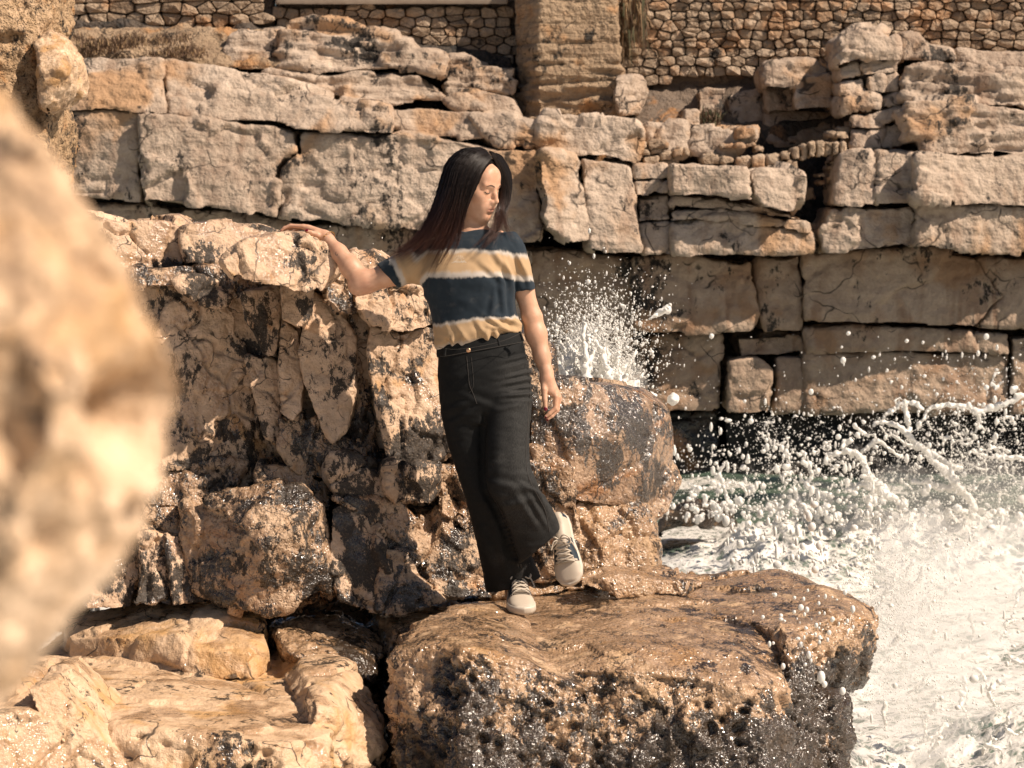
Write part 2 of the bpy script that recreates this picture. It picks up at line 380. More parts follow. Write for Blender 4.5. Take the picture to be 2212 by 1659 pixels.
# ------------------------------------------------------------------ cliff across the inlet
SEA_Z = -1.47
cliff = empty('cliff', P(1300, 1040, 27.0)); tag(cliff, 'layered tan limestone cliff across the inlet below the stone walls', kind='structure')
def cl(poly, D, T=1.1, gx=0.0, gy=-0.15, mat='cliff', voxel=0.031, seed=1, sm=1, name='rock_block', **kw):
    d = dict(amp=0.045, L=0.9, facet=0.045, fL=0.7, crack=0.01, strata=0.01, sL=0.2, fine=0.013, seam=1.0, seam_z=2.0, seam_d=0.04); d.update(kw)
    rock(name, [prism(grow(poly, 1.2), D, T, gx, gy)], M[mat], cliff, voxel, sm, D_rough(seed=seed, **d))
# left layers
cl([(100,236),(110,190),(150,150),(182,123),(213,120),(350,130),(352,180),(362,250),(250,236),(133,236)], 26.1, gy=-0.28, seed=2)
cl([(354,130),(433,140),(533,153),(667,187),(738,212),(834,233),(846,290),(738,288),(634,278),(594,265),(467,258),(366,248),(356,180)], 26.1, gy=-0.30, seed=3, facet=0.1)
cl([(96,250),(133,243),(250,242),(298,247),(296,340),(303,438),(137,420),(96,380)], 26.0, gy=-0.02, seed=4, facet=0.03, amp=0.03)
cl([(300,247),(350,253),(467,264),(594,272),(634,285),(640,330),(608,350),(600,370),(595,400),(597,470),(467,447),(306,438),(299,340)], 25.9, gx=0.05, gy=-0.08, seed=5, facet=0.08, fL=0.5)
cl([(644,287),(738,294),(846,297),(870,291),(1010,305),(1075,325),(1160,321),(1166,420),(1166,517),(1120,520),(1020,510),(880,494),(738,479),(601,470),(600,410),(610,360),(644,340)], 25.95, gy=-0.06, seed=6, facet=0.05, fL=0.9)
cl([(120,440),(300,447),(467,457),(600,483),(738,491),(881,505),(1020,521),(1150,542),(1150,760),(120,700)], 26.19, gy=-0.02, seed=7, facet=0.06)
# upper ledges
cl([(478,112),(500,72),(560,66),(600,62),(604,110),(560,150),(480,142)], 27.0, seed=8, strata=0.04)
cl([(604,64),(640,40),(700,35),(790,60),(850,70),(880,100),(930,120),(966,130),(950,160),(920,165),(850,155),(740,152),(600,149)], 26.9, gy=-0.25, seed=9, strata=0.06, facet=0.08, fL=0.5)
cl([(560,155),(740,156),(850,158),(905,170),(952,190),(957,216),(880,222),(838,231),(740,210),(660,183)], 26.7, gy=-0.25, seed=10, strata=0.05, fL=0.5)
cl([(965,128),(1000,124),(1060,140),(1104,144),(1112,180),(1108,212),(1070,207),(1020,192),(960,190)], 27.3, seed=11, strata=0.05, fL=0.4)
cl([(838,237),(905,234),(985,240),(1040,243),(1045,300),(1010,300),(870,286),(850,272)], 26.3, gy=-0.2, seed=12)
cl([(1010,245),(1050,242),(1110,248),(1120,262),(1155,271),(1158,310),(1145,318),(1080,318),(1040,290)], 26.2, gy=-0.2, seed=13, facet=0.09)
cl([(955,218),(985,203),(1010,205),(1052,236),(985,240)], 26.6, seed=14, T=0.6)
cl([(960,190),(1030,196),(1110,215),(1130,250),(1040,243),(960,222)], 27.0, seed=15, T=1.2)
# centre
cl([(1165,262),(1180,243),(1225,243),(1330,250),(1383,265),(1388,282),(1385,350),(1370,355),(1320,341),(1245,334),(1165,324)], 26.1, gy=-0.1, seed=16, facet=0.1)
cl([(1164,330),(1175,326),(1235,331),(1250,352),(1262,420),(1272,490),(1270,518),(1225,518),(1183,492),(1173,470),(1183,440),(1166,392)], 25.7, gx=0.25, gy=-0.12, seed=17, facet=0.06, T=1.2)
cl([(1253,338),(1330,349),(1361,362),(1368,400),(1366,440),(1386,545),(1276,540),(1264,420)], 25.9, gx=0.05, seed=18, facet=0.1)
cl([(1368,360),(1440,356),(1442,384),(1369,386)], 26.05, seed=19, T=1, facet=0.03)
cl([(1370,389),(1442,387),(1445,418),(1372,424)], 26.0, seed=20, T=1, facet=0.03)
cl([(1372,428),(1445,422),(1448,476),(1378,482)], 26.05, seed=21, T=1, facet=0.05)
cl([(1379,486),(1448,480),(1450,547),(1390,547)], 25.98, seed=22, T=1, facet=0.03)
cl([(1396,265),(1480,270),(1484,330),(1450,352),(1400,342)], 26.5, seed=23, facet=0.08)
cl([(1487,271),(1590,275),(1594,312),(1570,335),(1490,330)], 26.5, seed=24, facet=0.08)
cl([(1590,276),(1637,275),(1637,306),(1597,314)], 26.4, seed=25, T=0.7)
cl([(1448,358),(1500,356),(1612,366),(1618,420),(1625,432),(1540,424),(1450,420)], 25.68, gy=-0.06, seed=26, facet=0.04, fL=0.7)
cl([(1450,424),(1540,428),(1640,446),(1712,462),(1740,478),(1640,462),(1560,450),(1450,446)], 25.95, seed=27, T=1.4, strata=0.02)
cl([(1450,450),(1560,454),(1640,467),(1745,482),(1750,500),(1640,486),(1560,472),(1450,480)], 25.9, seed=28, T=1.4, strata=0.02)
cl([(1450,484),(1560,477),(1640,490),(1752,504),(1756,546),(1690,553),(1600,550),(1453,548)], 25.9, gy=-0.15, seed=29, facet=0.05, fL=0.7)
cl([(1618,372),(1650,362),(1700,362),(1728,380),(1732,430),(1722,462),(1690,458),(1650,446),(1628,420)], 25.7, gx=0.05, seed=30, T=1, facet=0.1)
# right
cl([(1815,336),(1850,325),(1895,328),(1893,440),(1815,446),(1800,440)], 25.9, gx=-0.05, seed=31, facet=0.04)
cl([(1897,328),(1975,330),(1978,436),(1896,440)], 25.88, seed=32, facet=0.05)
cl([(1980,331),(2075,335),(2300,346),(2300,450),(2100,442),(1981,436)], 25.75, gx=0.12, gy=-0.12, seed=33, facet=0.08, fL=0.5)
cl([(1797,447),(1815,450),(1896,444),(1978,440),(1976,530),(1900,536),(1780,546),(1769,502)], 25.85, gy=-0.05, seed=34, facet=0.05)
cl([(1980,440),(2100,446),(2300,454),(2300,556),(2100,545),(2000,531),(1980,530)], 25.8, gx=0.1, gy=-0.02, seed=35, facet=0.07, fL=0.5)
cl([(1960,226),(1985,215),(2100,225),(2300,255),(2300,342),(2075,326),(2000,320),(1975,292),(1960,262)], 26.0, gx=0.05, gy=-0.1, seed=36, facet=0.09, strata=0.05)
cl([(1950,166),(1975,141),(1990,133),(2090,140),(2300,166),(2300,246),(2080,222),(1990,210),(1950,215)], 26.3, gy=-0.2, seed=37, facet=0.09, strata=0.06)
cl([(1812,142),(1815,85),(1850,56),(1900,55),(1936,86),(1941,125),(1880,124)], 26.5, gy=-0.15, gx=0.08, seed=38, facet=0.08)
cl([(1814,146),(1855,132),(1860,162),(1818,172)], 26.55, seed=39, T=0.8)
cl([(1858,131),(1938,128),(1940,158),(1863,162)], 26.5, seed=40, T=0.8)
cl([(1814,176),(1870,164),(1872,202),(1816,206)], 26.5, seed=41, T=0.8)
cl([(1873,164),(1908,162),(1910,196),(1876,200)], 26.48, seed=42, T=0.8)
cl([(1911,162),(1940,160),(1942,198),(1914,198)], 26.5, seed=43, T=0.8)
cl([(1818,212),(1898,204),(1900,232),(1822,246)], 26.42, seed=44, T=0.8)
cl([(1902,204),(1944,202),(1948,226),(1904,232)], 26.45, seed=45, T=0.8)
cl([(1838,252),(1950,232),(1956,254),(1900,276),(1840,278)], 26.35, seed=46, T=0.9)
cl([(1842,282),(1900,280),(1956,258),(1952,312),(1900,322),(1842,318)], 26.35, seed=47, T=0.9)
cl([(1945,72),(1985,75),(2000,95),(2055,110),(2062,136),(2000,132),(1946,130)], 27.1, gx=0.1, seed=48, facet=0.08)
cl([(2060,106),(2300,120),(2300,165),(2090,138),(2064,136)], 27.3, seed=49)
cl([(1648,152),(1665,136),(1750,134),(1788,152),(1786,182),(1700,188),(1652,186)], 27.2, gx=0.08, seed=50)
cl([(1652,190),(1712,190),(1714,236),(1660,240)], 27.5, seed=51)
cl([(1716,166),(1796,160),(1800,232),(1720,234)], 27.1, seed=52)
cl([(1655,244),(1716,238),(1800,236),(1812,312),(1660,312)], 27.6, seed=53)
cl([(1506,196),(1530,186),(1570,190),(1572,252),(1510,254)], 27.6, seed=54)
cl([(1576,212),(1646,194),(1652,310),(1580,300)], 27.7, seed=55)
cl([(1480,236),(1512,234),(1512,270),(1478,270)], 27.2, seed=56, T=0.6)
# lower tier, undercut
E = dict(mat='cliff_low', facet=0.05, fL=0.8, strata=0.006)
cl([(1120,540),(1270,554),(1386,556),(1366,602),(1366,730),(1120,722)], 26.34, gy=-0.02, seed=60, **E)
cl([(1368,558),(1480,551),(1600,571),(1624,561),(1626,602),(1641,680),(1622,715),(1560,722),(1370,716)], 26.19, gy=-0.02, seed=61, **E)
cl([(1630,600),(1632,560),(1690,558),(1727,552),(1732,620),(1732,712),(1650,716),(1646,680)], 26.34, gy=-0.02, seed=62, **E)
cl([(1733,551),(1900,541),(2000,536),(2108,560),(2150,622),(2168,640),(2108,708),(2000,700),(1738,696)], 26.24, gy=-0.02, seed=63, **E)
cl([(2112,560),(2300,560),(2300,716),(2112,710),(2172,642),(2152,618)], 26.29, gy=-0.02, seed=64, **E)
cl([(1120,728),(1366,736),(1450,722),(1555,728),(1550,884),(1120,884)], 26.44, gy=-0.02, seed=65, **E)
cl([(1590,728),(1735,718),(1736,764),(1680,770),(1600,772)], 26.46, gy=-0.02, seed=66, **E)
cl([(1740,712),(1900,704),(2090,716),(2176,722),(2178,762),(1900,756),(1742,764)], 26.34, gy=-0.02, seed=67, **E)
cl([(1742,768),(1900,760),(2178,766),(2178,890),(1742,892)], 26.39, gy=-0.02, seed=68, **E)
cl([(1574,778),(1640,775),(1668,800),(1664,860),(1656,892),(1572,890)], 26.24, gy=-0.02, seed=69, T=0.8, **E)
cl([(1676,774),(1736,768),(1738,892),(1672,892),(1684,850)], 26.39, gy=-0.02, seed=70, T=0.8, **E)
cl([(2186,728),(2300,722),(2300,900),(2188,895)], 26.34, gy=-0.02, seed=71, **E)
cl([(1000,884),(1552,888),(1556,1100),(1000,1100)], 26.7, gy=-0.05, seed=72, mat='cliff_base')
cl([(1574,894),(1740,894),(1900,892),(1900,1100),(1570,1100)], 26.6, gy=-0.05, seed=73, mat='cliff_base')
cl([(1904,892),(2300,900),(2300,1100),(1902,1100)], 26.7, gy=-0.05, seed=74, mat='cliff_base')
# rock behind the joints
rock('cliff_core', [prism([(60,130),(480,150),(1100,235),(1400,270),(1480,275),(1640,280),(1800,240),(1950,150),(2320,130),(2320,1120),(60,1120)], 27.55, 2.5)], M['gap'], cliff, 0.09, 1,
     D_rough(amp=0.1, L=1.0, facet=0.06, fL=0.4, seed=80))
rock('cliff_core', [prism([(60,40),(620,60),(1120,120),(1120,260),(60,300)], 27.9, 1.5)], M['gap'], cliff, 0.09, 1, D_rough(amp=0.1, L=1.0, facet=0.06, fL=0.4, seed=81))
rock('earth_bank', [prism([(1330,160),(1520,168),(1660,172),(1830,176),(1830,290),(1330,285)], 27.95, 1.5, gy=-0.5)], M['mortar'], cliff, 0.05, 3, D_rough(amp=0.06, L=0.5, facet=0.03, fL=0.2, seed=82))
rock('earth_bank', [prism([(60,70),(200,62),(480,58),(600,70),(620,150),(430,142),(60,130)], 27.1, 1.5, gy=-0.6)], M['pillar'], cliff, 0.05, 3, D_rough(amp=0.06, L=0.4, facet=0.05, fL=0.15, seed=83))

# the same beds running on outside the frame
for i, (pl, D) in enumerate((([(-900,120),(60,130),(92,240),(92,440),(-900,430)], 26.2), ([(-900,436),(110,446),(110,1100),(-900,1100)], 26.4), ([(2304,160),(3100,170),(3100,560),(2304,555)], 26.0), ([(2304,566),(3100,570),(3100,1100),(2304,1100)], 26.3))):
    rock('rock_block', [prism(pl, D, 1.6, 0.0, -0.08)], M['cliff'], cliff, 0.07, 1, D_rough(amp=0.08, L=1.2, facet=0.1, fL=0.7, crack=0.03, strata=0.03, sL=0.3, fine=0.02, seam=1.0, seam_z=2.0, seam_d=0.08, seed=90 + i))
rock('cliff_core', [prism([(-900,-300),(95,-300),(95,140),(-900,140)], 28.4, 1.2)], M['pillar'], cliff, 0.1, 1, D_rough(amp=0.08, L=0.8, facet=0.06, fL=0.3, seed=96))
rock('cliff_core', [prism([(2310,-300),(3100,-300),(3100,180),(2310,180)], 28.4, 1.2)], M['pillar'], cliff, 0.1, 1, D_rough(amp=0.08, L=0.8, facet=0.06, fL=0.3, seed=97))

# eroded pillar between the walls
pillar = empty('stone_pillar', P(1225, 250, 27.4)); tag(pillar, 'eroded square stone pillar standing between the two rubble walls', 'pillar')
def D_pillar(v, n):
    z = v[:, 2] + 0.03 * fbm(v / 0.3, 3, 5)
    top = smooth01(2.75, 3.3, v[:, 2])
    lay = noise(np.stack([v[:, 0] * 1.6, v[:, 1] * 1.6, z * 13], 1), 6) + 0.5 * noise(np.stack([v[:, 0] * 3, v[:, 1] * 3, z * 26], 1), 7)
    course = np.abs(((z * 4.2) % 1.0) - 0.5) * 2
    d = 0.11 * lay * (1 - 0.8 * top) - 0.025 * top * smooth01(0.86, 0.98, course) + 0.03 * fbm(v / 0.4, 4, 8) + 0.012 * fbm(v / 0.08, 3, 9)
    d += 0.07 * (1 - top) * fbm(v / np.array([0.6, 0.6, 0.35]), 2, 4)
    return v + n * d[:, None]
rock('shaft', [hull([(1112,-60,27.7),(1165,-60,27.15),(1330,-60,27.25),(1335,-60,28.6),(1112,-60,28.6),
                     (1122,262,27.6),(1160,270,27.05),(1345,262,27.15),(1350,262,28.6),(1122,262,28.6)])], M['pillar'], pillar, 0.022, 1, D_pillar)
rock('corner_rock', [hull([(1328,165,26.95),(1372,158,27.0),(1392,176,27.2),(1388,215,27.2),(1372,250,27.1),(1340,248,26.95),(1326,210,26.9),(1330,165,27.8),(1390,176,27.8),(1372,250,27.8),(1328,248,27.8)])],
     M['cliff'], pillar, 0.024, 2, D_rough(amp=0.03, L=0.4, facet=0.06, fL=0.25, seed=85))

# ------------------------------------------------------------------ rubble walls, every stone in view its own part
def clip_poly(poly, px, py, nx, ny):
    out = []
    for i in range(len(poly)):
        a, b = poly[i], poly[(i + 1) % len(poly)]
        da = (a[0] - px) * nx + (a[1] - py) * ny; db = (b[0] - px) * nx + (b[1] - py) * ny
        if da <= 0: out.append(a)
        if da * db < 0:
            t = da / (da - db); out.append((a[0] + t * (b[0] - a[0]), a[1] + t * (b[1] - a[1])))
    return out

def in_poly(x, y, poly):
    c = False
    for i in range(len(poly)):
        (x1, y1), (x2, y2) = poly[i], poly[i - 1]
        if (y1 > y) != (y2 > y) and x < (x2 - x1) * (y - y1) / (y2 - y1) + x1: c = not c
    return c

def rubble_wall(name, label, region, D, cw, ch, seed, hidden=(), gap=0.4, depth=0.5, gx=0.0, back_to=None, tall=0.0):
    """region in layout px; stones are cells of a jittered row pattern, each rounded and proud of the joints"""
    rnd = random.Random(seed)
    xs = [q[0] for q in region]; ys = [q[1] for q in region]; x0, x1, y0, y1 = min(xs), max(xs), min(ys), max(ys)
    w = empty(name, P((x0 + x1) / 2, y1, D)); tag(w, label, 'wall')
    dep = lambda x: D + gx * (x - x0) / 100
    seeds = []; y = y0 - ch
    while y < y1 + ch:
        h = ch * rnd.uniform(0.7, 1.3); x = x0 - cw * rnd.uniform(1, 2)
        while x < x1 + 2 * cw:
            ww = cw * rnd.choice([0.55, 0.8, 1.0, 1.0, 1.25, 1.6]); seeds.append((x + ww / 2, y + h / 2 + rnd.uniform(-0.17, 0.17) * h, h))
            if rnd.random() < 0.14 and h > ch: seeds.append((x + ww / 2 + rnd.uniform(-2, 2), y + h * 0.95, h * 0.4))
            x += ww
        y += h
    k = ch / cw * 1.0; tint = 0
    for i, (sx, sy, sh) in enumerate(seeds):
        if not in_poly(sx, sy, region) or any(in_poly(sx, sy, h) for h in hidden): continue
        poly = [(sx - 3 * cw, sy - 3 * ch), (sx + 3 * cw, sy - 3 * ch), (sx + 3 * cw, sy + 3 * ch), (sx - 3 * cw, sy + 3 * ch)]
        for j, (tx, ty, th) in enumerate(seeds):
            if j == i or abs(tx - sx) > 3.2 * cw or abs(ty - sy) > 3 * ch: continue
            # squeezed metric keeps the courses level
            dx, dy = (tx - sx) * k, (ty - sy); poly = clip_poly(poly, (sx + tx) / 2, (sy + ty) / 2, dx * k, dy)
            if not poly: break
        if len(poly) < 3: continue
        cx = sum(q[0] for q in poly) / len(poly); cy = sum(q[1] for q in poly) / len(poly)
        # resample the outline to 10 points with rounded corners and a joint all round
        per = []; n = len(poly)
        for a in range(n):
            p_, q_ = poly[a], poly[(a + 1) % n]
            L = math.hypot(q_[0] - p_[0], q_[1] - p_[1])
            if L < 1.5: continue
            per.append((p_[0] * 0.87 + q_[0] * 0.13, p_[1] * 0.87 + q_[1] * 0.13)); per.append((p_[0] * 0.13 + q_[0] * 0.87, p_[1] * 0.13 + q_[1] * 0.87))
        if len(per) < 5: continue
        per = per[:14]; d0 = dep(cx) + rnd.uniform(-0.05, 0.03); V = []
        g = gap
        def ring(sc, dd, jit):
            for (a, b) in per:
                L = math.hypot(a - cx, b - cy); f = max(0.3, (L * sc - g) / max(L, 1e-3))
                V.append(P(cx + (a - cx) * f + rnd.uniform(-jit, jit), cy + (b - cy) * f + rnd.uniform(-jit, jit), d0 + dd + rnd.uniform(-0.012, 0.012)))
        m = len(per); ring(1.0, 0.30, 0.3); ring(1.0, 0.03, 0.4); ring(0.88, -0.025, 0.5); V.append(P(cx, cy, d0 - 0.04 + rnd.uniform(-.015, .015)))
        fs = [[a, (a + 1) % m, m + (a + 1) % m, m + a] for a in range(m)] + [[m + a, m + (a + 1) % m, 2 * m + (a + 1) % m, 2 * m + a] for a in range(m)] + [[2 * m + a, 2 * m + (a + 1) % m, 3 * m] for a in range(m)]
        o = mesh_obj('stone', V, fs, M['stone'], w, smooth=False)
    return w, dep

w1, _ = rubble_wall('rubble_wall', 'coarse rubble wall above the dry scrub at top left', [(90,-14),(590,-14),(590,54),(410,62),(90,66)], 28.0, 42, 24, 3)
w2, _ = rubble_wall('rubble_wall', 'rubble wall under a smooth coping, left of the eroded pillar', [(592,14),(1120,14),(1120,160),(1060,150),(960,135),(880,100),(780,62),(592,70)], 28.1, 33, 21, 5, hidden=[[(604,72),(640,48),(700,44),(790,70),(850,80),(880,110),(930,128),(900,170),(600,170)]])
w3, _ = rubble_wall('rubble_wall', 'long rubble wall right of the pillar, its foot behind cliff blocks', [(1332,-12),(2300,-12),(2300,116),(2070,108),(1990,88),(1940,160),(1640,166),(1334,180)], 28.0, 30, 19.5, 7,
                    hidden=[[(1822,92),(1850,66),(1900,64),(1930,95),(1945,84),(1985,86),(2000,104),(2055,120),(2055,300),(1822,300)], [(1665,146),(1750,142),(1788,160),(1788,300),(1665,300)]])
def wall_back(w, reg, D):
    mesh = prism(reg, D, 0.6); rock('joint_bed', [mesh], M['mortar'], w, 0.05, 1, D_rough(amp=0.02, L=0.3, facet=0.02, fL=0.15, seed=88))
wall_back(w1, [(60,-60),(592,-60),(592,62),(60,75)], 28.12)
wall_back(w2, [(594,-60),(1125,-60),(1125,170),(594,120)], 28.22)
wall_back(w3, [(1328,-60),(2320,-60),(2320,180),(1328,190)], 28.12)
rock('coping', [prism([(594,-60),(1098,-60),(1098,11),(594,11)], 27.95, 0.4)], M['coping'], w2, 0.03, 1, D_rough(amp=0.01, L=0.5, facet=0, crack=0, fine=0.004, seed=90))

# ---- little masonry arch in the cliff, loose rubble, scrub
arch = empty('stone_arch', P(1740, 350, 26.2)); tag(arch, 'small ruined arch of upright stones over a dark hole in the cliff', 'arch')
def bit(pl, D, parent, name, seed, T_=0.35, mat='stone'):
    rock(name, [prism(pl, D, T_)], M[mat], parent, 0.02, 2, D_rough(amp=0.015, L=0.15, facet=0.025, fL=0.12, crack=0.0, seed=seed, fine=0.006))
for i, (x0, x1, y0, y1) in enumerate(((640,700,985,1035),(706,756,955,1032),(765,815,940,1026),(820,862,925,1020),(867,915,920,1012),(920,970,920,1010),(975,1016,925,1005),(1021,1065,918,1000),(352,436,1015,1090),(445,532,1008,1086),(540,632,1000,1070),(650,748,1042,1098))):
    k = 0.06 * (i - 4); bit([(1475+x0/3+2*k, y0/3+1), (1475+x1/3-1+3*k, y0/3-1), (1475+x1/3-1, y1/3), (1475+x0/3, y1/3)], 26.1 + 0.02 * (i % 3), arch, 'arch_stone', 400 + i)
for i, (x0, x1, y0, y1) in enumerate(((945,1025,1040,1068),(940,1020,1075,1100),(945,1022,1105,1130),(780,860,1215,1290),(870,930,1120,1150),(935,1000,1140,1170),(880,925,1165,1200),(1000,1100,820,870),(985,1085,865,905),(938,1000,850,890))):
    bit([(1475+x0/3, y0/3+2), (1475+x1/3-3, y0/3), (1475+x1/3, y1/3-1), (1475+x0/3+2, y1/3)], 26.35 + 0.05 * (i % 4), arch, 'rubble_stone', 420 + i)
for i, (x0, x1, y0, y1) in enumerate(((1945,1980,915,965),(1985,2110,905,965),(2000,2085,960,1000),(1955,2060,1010,1075),(2065,2140,985,1040),(2080,2170,1035,1075),(2145,2212,960,1020),(1940,1990,965,1010))):
    bit([(737.6+x0*.3335, y0*.3335+2), (737.6+x1*.3335-2, y0*.3335), (737.6+x1*.3335, y1*.3335-2), (737.6+x0*.3335+1, y1*.3335)], 26.2 + 0.04 * (i % 3), cliff, 'rubble_stone', 440 + i)
for i, (x0, x1, y0, y1) in enumerate(((330,400,930,960),(405,470,925,955),(120,230,990,1060),(0,40,960,1010),(240,330,930,965),(470,530,950,985),(120,330,1018,1065),(340,480,830,900))):
    bit([(1475+x0/3, y0/3+2), (1475+x1/3-2, y0/3), (1475+x1/3, y1/3-2), (1475+x0/3+1, y1/3)], 26.25 + 0.04 * (i % 3), cliff, 'rubble_stone', 460 + i)

def blades(name, label, n, where, D, hmin, hmax, mats, seed, droop=0.3, wid=0.006):
    """dry grass and twigs: thin two-quad blades"""
    r_ = np.random.default_rng(seed); V = []; Fc = []; mi = []
    for k in range(n):
        x, y = where(r_); d = D(r_); b = P(x, y, d); h = hmin + (hmax - hmin) * r_.random() ** 2; a = r_.random() * 6.28; lean = np.array([math.cos(a), math.sin(a) * 0.6, 0]) * h * r_.random() * 0.9
        w = wid * (0.5 + r_.random()); sd = np.array([math.sin(a), -math.cos(a), 0]) * w; m = b + lean * 0.35 + [0, 0, h * 0.6]; t_ = b + lean + [0, 0, h * (1 - droop * r_.random() * 2)]; o = len(V)
        V += [b - sd, b + sd, m + sd * 0.8, m - sd * 0.8, t_]; Fc += [[o, o + 1, o + 2, o + 3], [o + 3, o + 2, o + 4]]; mi += [k % len(mats)] * 2
    o = mesh_obj(name, V, Fc, mats, smooth=False, mat_index=mi); tag(o, label, 'scrub', kind='stuff'); return o
M['straw'] = plain_mat('dry_straw', (0.36, 0.24, 0.13), 0.85); M['twig'] = plain_mat('dead_twig', (0.14, 0.085, 0.05), 0.85); M['sage'] = plain_mat('sage_leaf', (0.10, 0.10, 0.05), 0.8)
blades('dry_scrub', 'dry brown scrub growing along the foot of the coarse rubble wall', 2400, lambda r: ((lambda c: (165 + 280 * ((c * 0.37) % 1) ** 1.2 + r.normal(0, 11), 84 + 40 * ((c * 0.61) % 1) + r.normal(0, 4)))(r.integers(26))), lambda r: 26.95 - 0.35 * r.random(), 0.03, 0.13, [M['straw'], M['twig'], M['twig'], M['twig']], 31, droop=0.6)
blades('dry_shrub', 'dead shrub hanging from the wall beside the pillar', 900, lambda r: (1345 + 52 * r.random() ** 1.5, 5 + 85 * r.random()), lambda r: 27.85 - 0.25 * r.random(), 0.08, 0.3, [M['twig'], M['straw'], M['twig'], M['sage']], 32, droop=1.6)
blades('dry_shrub', 'small dark bush on the ledge among the shaded cliff blocks', 500, lambda r: (1512 + 45 * r.random(), 250 + 22 * r.random()), lambda r: 26.7 - 0.2 * r.random(), 0.05, 0.16, [M['twig'], M['sage'], M['twig']], 33)

# ------------------------------------------------------------------ near rocks
def Dz(y, z): return (CAM[2] - z) / (_sp + (y - 829.5) / F_PX * _cp)
def T(x, y, z): return tuple(P(x, y, Dz(y, z))) + (None,)
def A(x, y, D): return tuple(P(x, y, D)) + (None,)
def hull3(pts): return hull(pts)

outcrop = empty('rock_outcrop', P(560, 1300, 9.2))
tag(outcrop, 'cracked limestone outcrop with black crust that the woman leans her hand on', 'rock')
def nr(poly, D, T_=0.45, gx=0.075, gy=-0.04, mat='near', voxel=0.0085, seed=1, sm=1, parent=outcrop, name='rock_block', **kw):
    d = dict(amp=0.010, L=0.22, facet=0.045, fL=0.19, fz=0.55, crack=0.008, fine=0.004, seam=0.22, seam_z=0.6, seam_d=0.022); d.update(kw)
    rock(name, [prism(grow(poly, 5.0), D, T_, gx, gy)], M[mat], parent, voxel, sm, D_rough(seed=seed, **d))
# cap stones
nr([(120,462),(170,468),(250,484),(330,480),(365,479),(392,500),(402,545),(385,585),(330,600),(230,600),(150,560)], 8.95, gy=-0.03, seed=101, facet=0.03, crack=0.015)
nr([(394,500),(480,489),(555,498),(590,515),(560,545),(490,566),(400,562)], 9.05, gy=-0.1, seed=102, facet=0.03)
nr([(480,566),(530,532),(575,513),(620,505.5),(662,507.5),(700,532),(723,567),(716,594),(690,622),(640,628),(600,612),(560,604),(500,590)], 8.57, T_=0.5, gy=-0.06, gx=0.08, seed=103, facet=0.02, amp=0.012, crack=0.012, fL=0.12)
nr([(270,585),(400,575),(500,585),(600,618),(700,628),(760,640),(760,700),(640,640),(520,640),(380,620),(290,615)], 8.98, seed=104, mat='crusty')
nr([(690,600),(720,590),(765,600),(790,640),(770,680),(730,680),(700,650)], 8.95, seed=105, mat='crusty')
nr([(735,575),(762,552),(800,550),(830,575),(850,640),(740,640)], 9.15, seed=106, mat='near_clean', pit=0.01)
# loose long stone
nr([(370,605),(395,598),(427,596),(467,609),(494,642),(484,662),(460,664),(430,652),(400,634),(380,618)], 8.86, T_=0.25, seed=107, mat='near_clean', facet=0.008)
# big faces
nr([(285,616),(367,614),(440,655),(500,677),(532,702),(540,742),(522,786),(520,826),(548,830),(562,920),(600,960),(590,1010),(460,1010),(330,1010),(270,900)], 8.98, gy=-0.03, gx=0.08, seed=108, amp=0.02, facet=0.022, fL=0.22, crack=0.004)
nr([(522,634),(560,630),(600,623),(607,653),(603,720),(597,773),(568,768),(548,720),(532,688)], 8.9, gy=-0.02, gx=0.08, seed=109, mat='near_clean', facet=0.014, T_=0.4)
nr([(609,622),(636,601),(667,598),(672,628),(662,686),(648,706),(612,687)], 8.84, gx=0.08, seed=110, mat='near_clean', facet=0.012, T_=0.4)
nr([(608,694),(645,716),(645,754),(655,836),(648,886),(630,910),(606,890),(604,786)], 8.9, gx=0.08, seed=111, mat='near_clean', facet=0.014, T_=0.4)
nr([(528,770),(587,780),(603,800),(601,920),(612,970),(575,940),(558,880),(543,822)], 8.92, seed=112, facet=0.016, T_=0.4)
nr([(662,702),(674,636),(702,643),(742,688),(764,730),(760,850),(742,930),(718,955),(698,920),(660,830),(650,760)], 8.93, gx=0.08, seed=113, mat='near_clean', facet=0.008, amp=0.008, T_=0.4)
nr([(765,642),(804,621),(850,618),(898,623),(925,653),(936,703),(872,717),(804,697),(770,665)], 8.95, gy=-0.03, seed=114, mat='near_clean', pit=0.014, pL=0.045, T_=0.4)
nr([(800,704),(870,722),(940,708),(1010,720),(1020,960),(975,972),(938,1000),(888,1008),(838,1000),(812,886),(797,760)], 8.98, seed=115, facet=0.025, T_=0.5)
nr([(752,690),(800,700),(806,880),(830,1000),(760,1010),(738,960),(762,850)], 9.04, seed=116, mat='crusty', pit=0.012, T_=0.5)
nr([(600,905),(650,895),(690,920),(720,965),(740,1000),(720,1040),(640,1020),(600,970)], 8.9, seed=117, mat='crusty', T_=0.5)
